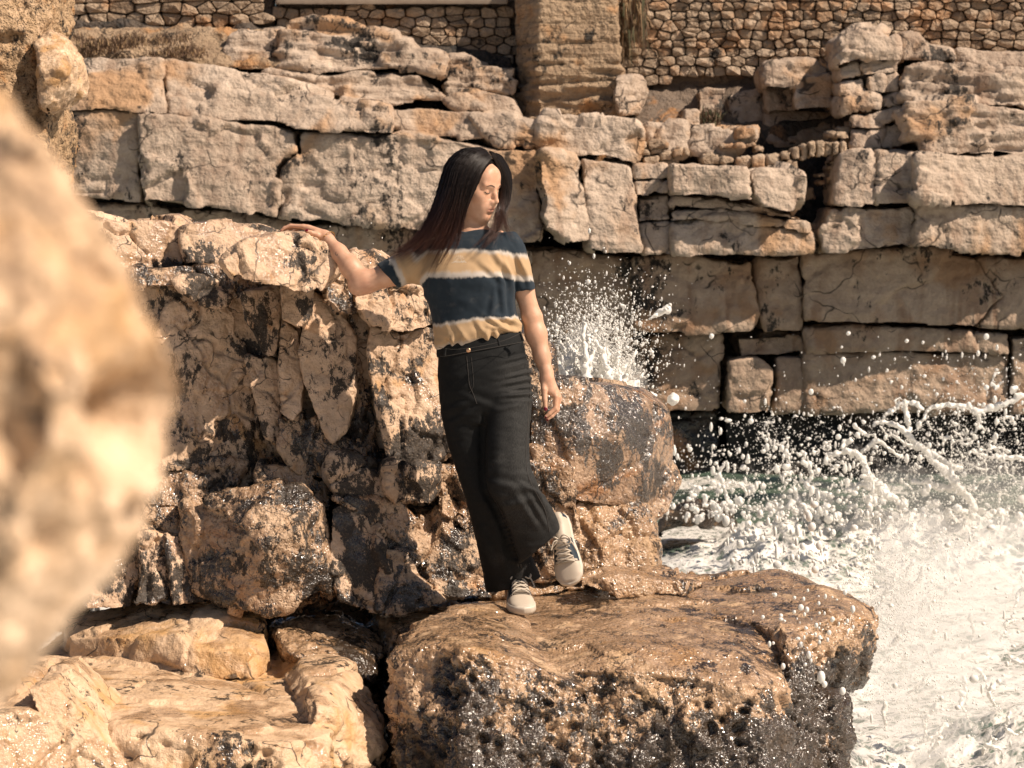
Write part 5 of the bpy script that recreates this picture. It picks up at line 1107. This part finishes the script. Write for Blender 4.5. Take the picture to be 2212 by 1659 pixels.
def fold(x, y, cx, cy, ang, length, width):
    """one crease: gaussian ridge along a direction, in layout px"""
    c, s__ = math.cos(ang), math.sin(ang); u = (x - cx) * c + (y - cy) * s__; w = -(x - cx) * s__ + (y - cy) * c
    return np.exp(-(u / length) ** 2 - (w / width) ** 2)
x, y = PX(sv)
d = 0.0022 * noise(sv / 0.05, 301) + 0.0012 * noise(sv / 0.022, 302)
for (cx, cy, a, L, w, h) in ((1085,570,.95,38,7,.009),(1060,585,.7,40,7,.006),(1100,600,1.3,40,5,.008),(1085,640,1.45,50,6,.006),(1105,650,1.5,55,5,.006),(1065,660,1.75,34,7,.005),(910,600,2.3,34,8,.006),(925,625,2.0,34,7,.005),(960,700,1.2,26,8,.004),(1000,722,.9,24,6,.005),(1040,712,1.0,26,6,.006),(1075,700,.6,30,5,.008),
                             (1100,692,.35,28,5,.010),(1090,712,.2,30,4,.008),(975,735,.5,22,5,.004),(1020,600,.25,60,16,.003),(870,580,1.2,26,6,.005),(845,590,1.1,26,6,.004),(1130,580,1.25,30,6,.006),(1120,560,1.1,30,5,.005),(1140,600,1.4,24,5,.004)):
    g = fold(x, y, cx, cy, a, L, w); g2 = fold(x + 1.4 * w * math.sin(a), y - 1.4 * w * math.cos(a), cx, cy, a, L, w); d += h * (g - 0.7 * g2) * (sn[:, 1] < 0.3)
hem = smooth01(0, 1, (y - (742 - 0.17 * (x - 945))) / -16.0)
d += 0.006 * (1 - hem) * np.sin(x / 5.5 + 2 * np.sin(x / 13)) * (y > 680)
sv2 = sv + sn * d[:, None]
# tie-dye height: down the body, along the raised sleeve
vert = y + 0.0 * x + 0.10 * (x - 1020) * (y > 640) * smooth01(640, 700, y)
slv = smooth01(925, 885, x)
armd = ((x - 900) * -0.905 + (y - 555) * 0.42)                          # px down the raised sleeve
band = vert - 8 * smooth01(1085, 1110, x) * (y < 660); band = band * (1 - slv) + slv * (538 + 1.1 * np.maximum(armd, -40))
s = N('tie_dye_cotton'); p = s.pos(); bn = s.attr('band')
wob = s.math('MULTIPLY', s.math('SUBTRACT', s.noise(s.mapped(p, scale=(1, 1, 0.25)), 55, 4, 0.6), 0.5), 15.0); wob2 = s.math('MULTIPLY', s.math('SUBTRACT', s.noise(p, 9, 3), 0.5), 16.0)
bb = s.math('ADD', bn, s.math('ADD', wob, wob2))
navy, ochre, pale = (0.014, 0.023, 0.033), (0.43, 0.29, 0.165), (0.46, 0.41, 0.36)
fr = lambda v: (v - 480) / 300
cr = s.ramp(s.math('DIVIDE', s.math('SUBTRACT', bb, 480), 300.0), [(0, navy), (fr(537), navy), (fr(543), pale), (fr(552), ochre), (fr(584), ochre), (fr(592), pale), (fr(597), pale), (fr(602), navy), (fr(688), navy), (fr(693), pale), (fr(699), ochre), (fr(733), ochre), (fr(745), pale)])
mot = s.noise(p, 22, 5, 0.65)
cr = s.mix(s.map(mot, 0.5, 0.8, 0, 0.12), cr, s.mix(0.5, cr, pale))
wv = s.noise(s.mapped(p, scale=(1, 1, 1)), 700, 2, 0.5)
s.bs(Base_Color=cr, Roughness=0.85, Normal=s.bump(wv, 0.25, 0.001)); s.b.inputs['Sheen Weight'].default_value = 0.08; s.b.inputs['Specular IOR Level'].default_value = 0.2
M['tee'] = s.m
tee = mesh_obj('t_shirt', sv2, sq, M['tee'], person); add_attr(tee, 'band', band)
stree = BVHTree.FromPolygons(sv2.tolist(), sq.tolist())
# ribbed collar
th = np.linspace(0, 2 * math.pi, 41); nc = P(1016, 499, 8.618); col = np.array([nc + np.array([0.054 * math.cos(t), 0.056 * math.sin(t) - 0.004, -0.012 * -math.sin(t) * 1.0 - 0.004 * math.cos(t)]) for t in th])
V, Fc = tube_mesh([col], [.0075], 8); mesh_obj('collar', V, Fc, plain_mat('navy_rib', (0.022, 0.034, 0.048), 0.85), tee)
# line emblem: sun rising from waves
em = []; cx, cy = 991.5, 565.5
em.append([(cx - 7.5 + 15 * i / 15, cy - 8.6 * math.sin(math.pi * i / 15) + 0.4) for i in range(16)])
for k in range(9):
    a = math.pi * (k + 0.4) / 9.0 - 0.05; em.append([(cx - math.cos(a) * 9.6, cy - math.sin(a) * 10.2), (cx - math.cos(a) * 13.4, cy - math.sin(a) * 14.6)])
wavy = [(cx - 16, cy + 2.5)]
for k in range(4): wavy += [(cx - 11 + 6.4 * k, cy + 1.8), (cx - 8.6 + 6.4 * k, cy - 1.6), (cx - 6.4 + 6.4 * k, cy - 0.6), (cx - 6.9 + 6.4 * k, cy + 1.4)]
wavy += [(cx + 16.5, cy + 0.8)]; em.append([tuple(q) for q in bezier_pts(wavy, 60)])
em = [cast_px(stree, l, .0006) for l in em]; em = [q for q in em if len(q) > 1]
V, Fc = tube_mesh(em, [.00055] * len(em), 4); mesh_obj('emblem', V, Fc, plain_mat('white_print', (0.75, 0.72, 0.66), 0.7), tee)

x, y = PX(jv)
d = 0.002 * noise(jv / 0.06, 311) + 0.0018 * noise(jv / np.array([.05, .05, .018]), 312)
front = jn[:, 1] < 0.35
for (cx, cy, a, L, w, h) in ((1120,772,-.22,30,4,.006),(1115,788,-.28,34,4,.006),(1128,806,-.25,32,4,.007),(1120,822,-.2,34,4,.008),(1125,838,-.18,34,4,.009),(1122,852,-.1,36,4,.008),(1130,866,-.05,30,4,.006),(1100,880,-.25,30,5,.005),(1040,870,.35,40,7,.004),(985,880,-.3,40,8,.004),(1000,900,-.5,40,8,.004),
                             (1150,1058,.5,26,6,.012),(1165,1075,.9,24,6,.010),(1120,1085,-.3,36,8,.006),(1100,1050,.2,40,8,.006),(1135,1100,1.0,44,8,.007),(1165,1110,1.05,44,6,.006),(1060,1110,1.1,60,9,.006),(1050,1180,1.25,60,10,.005),(1085,1200,1.3,60,9,.006),(1120,960,1.5,80,14,.0015),(1075,980,1.6,90,12,.002),(1135,920,1.55,50,8,.002)):
    d += h * (fold(x, y, cx, cy, a, L, w) - 0.75 * fold(x - 1.5 * w * math.sin(a), y + 1.5 * w * math.cos(a), cx, cy, a, L, w)) * front
groove = bezier_pts([(1046, 900), (1043, 960), (1042, 1015), (1050, 1066), (1079, 1108), (1112, 1205)], 60)
gd = np.full(len(jv), 1e9)
for gx0, gy0 in groove: gd = np.minimum(gd, (x - gx0) ** 2 + (y - gy0) ** 2)
d -= 0.013 * np.exp(-gd / 6.0 ** 2) * front
painted_sun = smooth01(1055, 1115, x) * smooth01(755, 800, y) * (0.35 + 0.65 * smooth01(1180, 1100, y)) + 0.5 * smooth01(0.05, 0.4, noise(jv / 0.05, 313)) * smooth01(1040, 1080, x) * (y > 980)  # sunlight painted into the denim: right side lighter, patchy lower down
jv2 = jv + jn * d[:, None]
s = N('black_denim'); p = s.pos(); tw = s.noise(s.mapped(p, scale=(1, 1, 0.2), rot=(0, 0.5, 0)), 420, 3, 0.6); wear = s.noise(p, 14, 5, 0.6); st_ = s.noise(s.mapped(p, scale=(30, 30, 1.5)), 9, 4, 0.6)
dc = s.ramp(wear, [(0.35, (0.003, 0.0034, 0.0036)), (0.7, (0.006, 0.0064, 0.0065))]); dc = s.mix(s.map(tw, 0.5, 0.7, 0, 0.35), dc, (0.02, 0.0195, 0.019)); dc = s.mix(s.map(st_, 0.52, 0.75, 0, 0.1), dc, (0.02, 0.0195, 0.019))
dc = s.mix(s.math('MULTIPLY', s.attr('painted_sun'), s.map(tw, 0.35, 0.7, 0.25, 0.9)), dc, (0.038, 0.037, 0.035))
s.bs(Base_Color=dc, Roughness=0.8, Normal=s.bump(tw, 0.3, 0.0012)); s.b.inputs['Specular IOR Level'].default_value = 0.25; M['denim'] = s.m; M['stitch'] = plain_mat('dark_stitching', (0.035, 0.03, 0.026), 0.8)
jeans = mesh_obj('jeans', jv2, jq, M['denim'], person); add_attr(jeans, 'painted_sun', np.clip(painted_sun, 0, 1)); jtree = BVHTree.FromPolygons(jv2.tolist(), jq.tolist())
wb, wbf = loft([(944.5,747,1124,711,8.60,.096),(943,752,1126,716,8.60,.099),(943,768,1130,733,8.60,.103),(945,772,1131,737,8.60,.102)], 64, 4)
wband = mesh_obj('waistband', np.array(wb), wbf[:-2], M['denim'], jeans); wtree = BVHTree.FromPolygons([list(v) for v in wb], wbf)
def line_on(tr, pts_px, r, name, mat, par, n=24, lift=.0006):
    q = cast_px(tr, bezier_pts(pts_px, n), lift)
    if len(q) > 2:
        V, Fc = tube_mesh([q], [r], 5); return mesh_obj(name, V, Fc, mat, par)
line_on(jtree, [(1008,770),(1011,800),(1014,830),(1022,850),(1030,872)], .0011, 'fly_seam', M['stitch'], jeans)
line_on(jtree, [(1018,772),(1021,800),(1023,826),(1020,842),(1014,848)], .0008, 'fly_stitch', M['stitch'], jeans)
line_on(jtree, [(1129,742),(1137,775),(1143,815),(1145,850),(1142,890),(1139,930)], .0016, 'side_seam', M['stitch'], jeans)
line_on(jtree, [(1138,935),(1136,985),(1141,1030),(1160,1068),(1178,1105),(1186,1148)], .0013, 'side_seam', M['stitch'], jeans)
line_on(wtree, [(943,769),(975,773),(1010,770),(1050,763),(1090,752),(1130,737)], .0009, 'waist_stitch', M['stitch'], wband)
line_on(wtree, [(945,751),(975,755),(1010,752),(1050,745),(1090,734),(1125,718)], .0009, 'waist_stitch', M['stitch'], wband)
for pl in ([(1072,733),(1075,745),(1080,762)], [(1119,716),(1124,728),(1129,745)], [(958,752),(957,763),(957,776)]):
    q = cast_px(wtree, bezier_pts(pl, 8), .0025)
    if len(q) > 3:
        V, Fc = tube_mesh([q], [.0045], 6); mesh_obj('belt_loop', V, Fc, M['denim'], wband)
bq_ = cast_px(wtree, [(1008.5, 757)], .002)
if len(bq_):
    v = ICO2[0]; V = bq_[0] + v * np.array([.0085, .0035, .0085]); bt = mesh_obj('button', V, ICO2[1], plain_mat('copper_button', (0.55, 0.33, 0.2), 0.35, Metallic=0.9), wband)
# frayed hems
fr_p = []; rr = random.Random(5)
for (a, b, n) in (((1050,1281),(1108,1284),34),((1108,1284),(1167,1250),46),((1116,1222),(1140,1222),6),((1140,1222),(1164,1205),8),((1164,1205),(1190,1166),14),((1190,1166),(1212,1143),16)):
    for k in range(n):
        t = (k + rr.random()) / n; x0, y0 = a[0] + (b[0] - a[0]) * t, a[1] + (b[1] - a[1]) * t; q = cast_px(jtree, [(x0, y0 - 4)], .001)
        if len(q):
            L = rr.choice([.004, .006, .008, .012]) * (2.2 if rr.random() < .06 else 1); dx = rr.uniform(-.5, .5) * L
            fr_p.append(np.array([q[0], q[0] + [dx * .4, -.001, -L * .6], q[0] + [dx, -.001, -L - .004]]))
V, Fc = tube_mesh(fr_p, [np.array([.0007, .0006, .0003])] * len(fr_p), 3); tag(mesh_obj('frayed_hem', V, Fc, plain_mat('frayed_thread', (0.13, 0.125, 0.12), 0.9), jeans), kind='stuff')

# ---- hair: solid mass under a few thousand strands
G = [[(1062,340,8.555),(1048,355,8.525),(1028,385,8.500),(1012,420,8.493),(1000,455,8.495),(992,495,8.485),(976,540,8.462),(945,588,8.462)],
     [(1052,327,8.58),(1030,333,8.525),(1003,365,8.490),(991,410,8.478),(980,455,8.476),(965,500,8.470),(945,545,8.462),(922,596,8.470)],
     [(1046,323,8.60),(1010,327,8.55),(982,362,8.510),(970,410,8.492),(958,455,8.487),(940,500,8.480),(907,538,8.475),(866,565,8.485)],
     [(1040,321,8.62),(1004,327,8.595),(973,355,8.575),(956,400,8.560),(941,445,8.548),(916,490,8.528),(882,527,8.515),(838,551,8.515)],
     [(1035,323,8.65),(1004,332,8.67),(974,365,8.68),(962,410,8.68),(950,455,8.66),(926,500,8.62),(892,522,8.57),(852,545,8.545)]]
FAR = [[(1063,338,8.565),(1073,352,8.578),(1084,378,8.600),(1088,405,8.612),(1086,432,8.605),(1077,458,8.580),(1062,500,8.500),(1012,545,8.470)],
       [(1061,330,8.60),(1077,345,8.62),(1090,375,8.64),(1093,405,8.64),(1090,432,8.63),(1081,462,8.60),(1076,500,8.52),(1046,535,8.475)],
       [(1057,326,8.62),(1077,340,8.65),(1092,372,8.67),(1096,402,8.68),(1092,435,8.66),(1083,470,8.62),(1090,497,8.56),(1126,509,8.545)]]
G = [np.array([P(*q) for q in g]) for g in G]; FAR = [np.array([P(*q) for q in g]) for g in FAR]
Hh = Field(HC - [0.36, 0.2, 0.36], HC + [0.2, 0.2, 0.16], 0.0035)
Hh.ell(Hd(0, -.014, .032), (.080, .101, .091), HR, 0, clip=lambda q: (q[1] - 1.06 * q[2] - 0.001) * 0.7 - 0.006)
for gs in (G, FAR):
    for g in gs + [(a + b) / 2 for a, b in zip(gs, gs[1:])]:
        c = bezier_pts(g, 20); c[:, 1] += .014; Hh.chain(list(c[2:15]), np.interp(np.arange(13), [0, 4, 9, 12], [.008, .014, .011, .005]), .016)
hv, hq = Hh.surface(); hv = relax(hv, hq, 9); hn = normals_of(hv, hq); hv = hv + hn * (0.0015 * noise(hv / np.array([.006, .006, .08]), 321))[:, None]
s = N('dark_brown_hair'); tip = s.attr('along'); p = s.pos(); var = s.attr('shade')
hc = s.mix(s.map(tip, 0.5, 1.0), (0.009, 0.0055, 0.004), (0.055, 0.02, 0.012)); hc = s.mix(s.math('MULTIPLY', var, 0.9), hc, s.mix(s.map(tip, 0.4, 0.9), (0.03, 0.017, 0.011), (0.12, 0.046, 0.027)))
s.bs(Base_Color=hc, Roughness=0.36); s.b.inputs['Specular IOR Level'].default_value = 0.42; s.b.inputs['Anisotropic'].default_value = 0.5
M['hair'] = s.m
M['hair_base'] = plain_mat('dark_hair_mass', (0.006, 0.004, 0.0035), 0.75); M['hair_base'].node_tree.nodes['Principled BSDF'].inputs['Specular IOR Level'].default_value = 0.1
hair = mesh_obj('hair', hv, hq, M['hair_base'], person); zt = smooth01(HC[2] - 0.02, HC[2] - 0.30, hv[:, 2]); add_attr(hair, 'along', zt * 0.8); add_attr(hair, 'shade', np.zeros(len(hv)))
rg2 = np.random.default_rng(21); paths = []; radii = []; al = []; sh = []
def strands(gs, n, clumps, jit, rmin=.00045, rmax=.0012, lift=0.0):
    cl_s = rg2.random(clumps) * (len(gs) - 1); cl_off = rg2.normal(0, 1, (clumps, 3)) * np.array([.014, .005, .010]); cl_len = 0.74 + 0.3 * rg2.random(clumps)
    for k in range(n):
        c = rg2.integers(clumps); s0 = np.clip(cl_s[c] + rg2.normal(0, 0.22), 0, len(gs) - 1.001); i = int(s0); f = s0 - i; g = gs[i] * (1 - f) + gs[i + 1] * f
        s1 = np.clip(cl_s[c], 0, len(gs) - 1.001); i1 = int(s1); g1 = gs[i1] * (1 - s1 + i1) + gs[i1 + 1] * (s1 - i1)
        t = np.linspace(0, 1, len(g))[:, None]; w = smooth01(0.3, 0.95, t) * 0.85; g = g * (1 - w) + g1 * w
        g = g + cl_off[c] * (t ** 1.5) + rg2.normal(0, jit, 3) * (0.25 + t) + np.array([0, lift * rg2.random(), 0])
        q = bezier_pts(g, 17); L = int(17 * np.clip(cl_len[c] * (0.8 + 0.25 * rg2.random()), 0.5, 1.0)); q = q[:max(L, 8)]
        ph = rg2.random() * 6; q[:, 0] += 0.0042 * np.sin(np.arange(len(q)) * 0.7 + ph) * np.linspace(0, 1, len(q))
        r = (rmin + (rmax - rmin) * rg2.random()) * np.interp(np.linspace(0, 1, len(q)), [0, .1, .7, 1], [.6, 1, .85, .15]); paths.append(q); radii.append(r)
        al.append(np.repeat(np.linspace(0, 1, len(q)) * (len(q) / 17) ** 0.5, 3)); sh.append(np.full(len(q) * 3, rg2.random() ** 2))
strands(G, 2300, 110, .0024, .0004, .001, lift=-.007); strands(FAR, 800, 40, .0022, .0004, .001, lift=-.005)
strands(G, 420, 420, .010, .0003, .0006); strands(FAR, 160, 160, .010, .0003, .0006)
V, Fc = tube_mesh(paths, radii, 3); hs = mesh_obj('strands', V, Fc, M['hair'], hair); add_attr(hs, 'along', np.concatenate(al)); add_attr(hs, 'shade', np.concatenate(sh))

# ---- sneakers
M['shoe'] = plain_mat('cream_leather', (0.50, 0.42, 0.33), 0.55); M['rubber'] = plain_mat('cream_rubber', (0.55, 0.48, 0.39), 0.5); M['shoe_navy'] = plain_mat('navy_leather', (0.018, 0.028, 0.038), 0.45)
M['lace'] = plain_mat('cream_lace', (0.58, 0.50, 0.40), 0.8); M['eyelet'] = plain_mat('eyelet_metal', (0.6, 0.55, 0.48), 0.4, Metallic=0.6)
def sneaker(heel, toe, up, left=False):
    """local y runs heel to toe, z up through the instep"""
    heel, toe = np.array(heel), np.array(toe); fy = toe - heel; L = np.linalg.norm(fy); fy /= L; fz = np.array(up, float); fz -= fy * (fz @ fy); fz /= np.linalg.norm(fz); fx = np.cross(fy, fz)
    W = lambda v: heel + np.asarray(v)[:, :1] * fx + np.asarray(v)[:, 1:2] * fy + np.asarray(v)[:, 2:] * fz
    t = np.linspace(0, 1, 41); sg = -1 if left else 1
    wd = np.interp(t, [0, .03, .08, .2, .4, .6, .75, .87, .95, .985, 1], [.002, .020, .028, .033, .034, .043, .048, .044, .030, .016, .002]); mid = sg * 0.008 * np.sin(np.pi * t * 1.0) * (t - .35)
    top = np.interp(t, [0, .03, .1, .2, .34, .46, .6, .74, .86, .95, 1], [.045, .078, .084, .080, .086, .084, .070, .054, .044, .036, .018]); y = t * L
    root = empty('tmp', (0, 0, 0)); bpy.data.objects.remove(root)
    # sole: outline swept through a bulging side profile
    prof = [(0.90, 0.0), (1.04, 0.003), (1.09, 0.012), (1.08, 0.022), (1.04, 0.029), (0.86, 0.030)]; V = []; n = len(t)
    lift = np.interp(t, [0, .7, 1], [0, 0, .010])
    for k, z in prof:
        for i in range(n): V.append((mid[i] + wd[i] * k + (0.001 if k > 1 else 0), y[i] + (k - 1) * .035 * (2 * t[i] - 1), z + lift[i]))
        for i in range(n - 1, -1, -1): V.append((mid[i] - wd[i] * k, y[i] + (k - 1) * .035 * (2 * t[i] - 1), z + lift[i]))
    m = 2 * n; Fc = [[a * m + i, a * m + (i + 1) % m, (a + 1) * m + (i + 1) % m, (a + 1) * m + i] for a in range(len(prof) - 1) for i in range(m)]; Fc += [list(range(m))[::-1], [(len(prof) - 1) * m + i for i in range(m)]]
    shoe = mesh_obj('sneaker', W(V), Fc, M['rubber'], person)
    # upper: arches over the foot; the middle of the side is navy
    V = []; A_ = 25; ang = np.linspace(0, math.pi, A_)
    for i in range(n):
        for a in ang:
            ca, sa = math.cos(a), math.sin(a); zz = .026 + lift[i] + (top[i] - .026) * sa ** 0.75; V.append((mid[i] + wd[i] * np.sign(ca) * abs(ca) ** .72 * (1 - .12 * sa), y[i], zz))
    Fc = []; mi = []
    for i in range(n - 1):
        for a in range(A_ - 1):
            Fc.append([i * A_ + a, (i + 1) * A_ + a, (i + 1) * A_ + a + 1, i * A_ + a + 1]); tm = t[i]; aa = abs(a - 12)
            mi.append(1 if (.34 + .010 * (12 - aa) < tm < .70 - .008 * (12 - aa) and 3 <= aa) or (tm < .09 and aa > 5) else 0)
    mesh_obj('upper', W(V), Fc, [M['shoe'], M['shoe_navy']], shoe, mat_index=mi)
    def surf(tt, a):
        w_ = np.interp(tt, t, wd); z_ = np.interp(tt, t, top); l_ = np.interp(tt, t, lift); ca, sa = math.cos(a), math.sin(a)
        return np.array([np.interp(tt, t, mid) + w_ * np.sign(ca) * abs(ca) ** .72 * (1 - .12 * sa), tt * L, .026 + l_ + (z_ - .026) * sa ** .75 + .002])
    # tongue, eyestay edges, laces
    tg = []
    for i, tt in enumerate(np.linspace(.34, .72, 12)):
        for a in np.linspace(1.05, math.pi - 1.05, 7): tg.append(surf(tt, a) + np.array([0, 0, .004 if tt < .42 else .0025]))
    mesh_obj('tongue', W(tg), [[i * 7 + j, (i + 1) * 7 + j, (i + 1) * 7 + j + 1, i * 7 + j + 1] for i in range(11) for j in range(6)], M['shoe'], shoe)
    lp = []; ey = []
    rows = np.linspace(.45, .71, 5)
    for k, tt in enumerate(rows):
        for s_ in (0.86, math.pi - 0.86): ey.append(surf(tt, s_) + [0, 0, .001])
        a0, a1 = 0.86, math.pi - 0.86; t2 = rows[min(k + 1, 4)] if k < 4 else tt
        for (u0, u1) in ((a0, a1), (a1, a0)):
            lp.append(np.array([surf(tt + (t2 - tt) * f, u0 + (u1 - u0) * f) + [0, 0, .0045 + .004 * math.sin(math.pi * f)] for f in np.linspace(0, 1, 9)]))
    kn = surf(.43, math.pi / 2) + [0, 0, .010]
    for (ex_, ez, ln) in ((.040, -.004, .010), (-.040, -.004, .008)):
        lp.append(bezier_pts([kn, kn + [ex_ * .5, -.012, .012], kn + [ex_, .004, ez + .008], kn + [ex_ * .8, .020, ez], kn + [ex_ * .3, .008, .002], kn], 20))
    lp.append(bezier_pts([kn, kn + [-.025, .0, .006], kn + [-.042, .018, -.012], kn + [-.050, .045, -.030]], 14)); lp.append(bezier_pts([kn, kn + [.02, .006, .008], kn + [.035, .03, -.002]], 10))
    V, Fc = tube_mesh([W(q) for q in lp], [.0027] * len(lp), 6); mesh_obj('laces', V, Fc, M['lace'], shoe)
    V, Fc = balls(W(ey), np.full(len(ey), .0034), 1, 8, 0.0); tag(mesh_obj('eyelets', V, Fc, M['eyelet'], shoe), kind='stuff')
    # seams: sole rim line and toe cap edge
    q1 = np.array([surf(.70, a) for a in np.linspace(.15, math.pi - .15, 20)]); rim = np.array([[mid[i] + wd[i] * 1.045, y[i], .0285 + lift[i]] for i in range(2, 39)])
    V, Fc = tube_mesh([W(q1), W(rim)], [.0009, .0009], 4); mesh_obj('seam', V, Fc, plain_mat('shoe_seam', (0.3, 0.24, 0.18), 0.8), shoe)
    return shoe
sneaker(P(1112, 1268, 8.76), P(1132, 1335, 8.50), (0, 0.0, 1))
sneaker(P(1212, 1112, 8.66), P(1236, 1268, 8.575), (-.22, -.96, .1), True)

build_rocks()
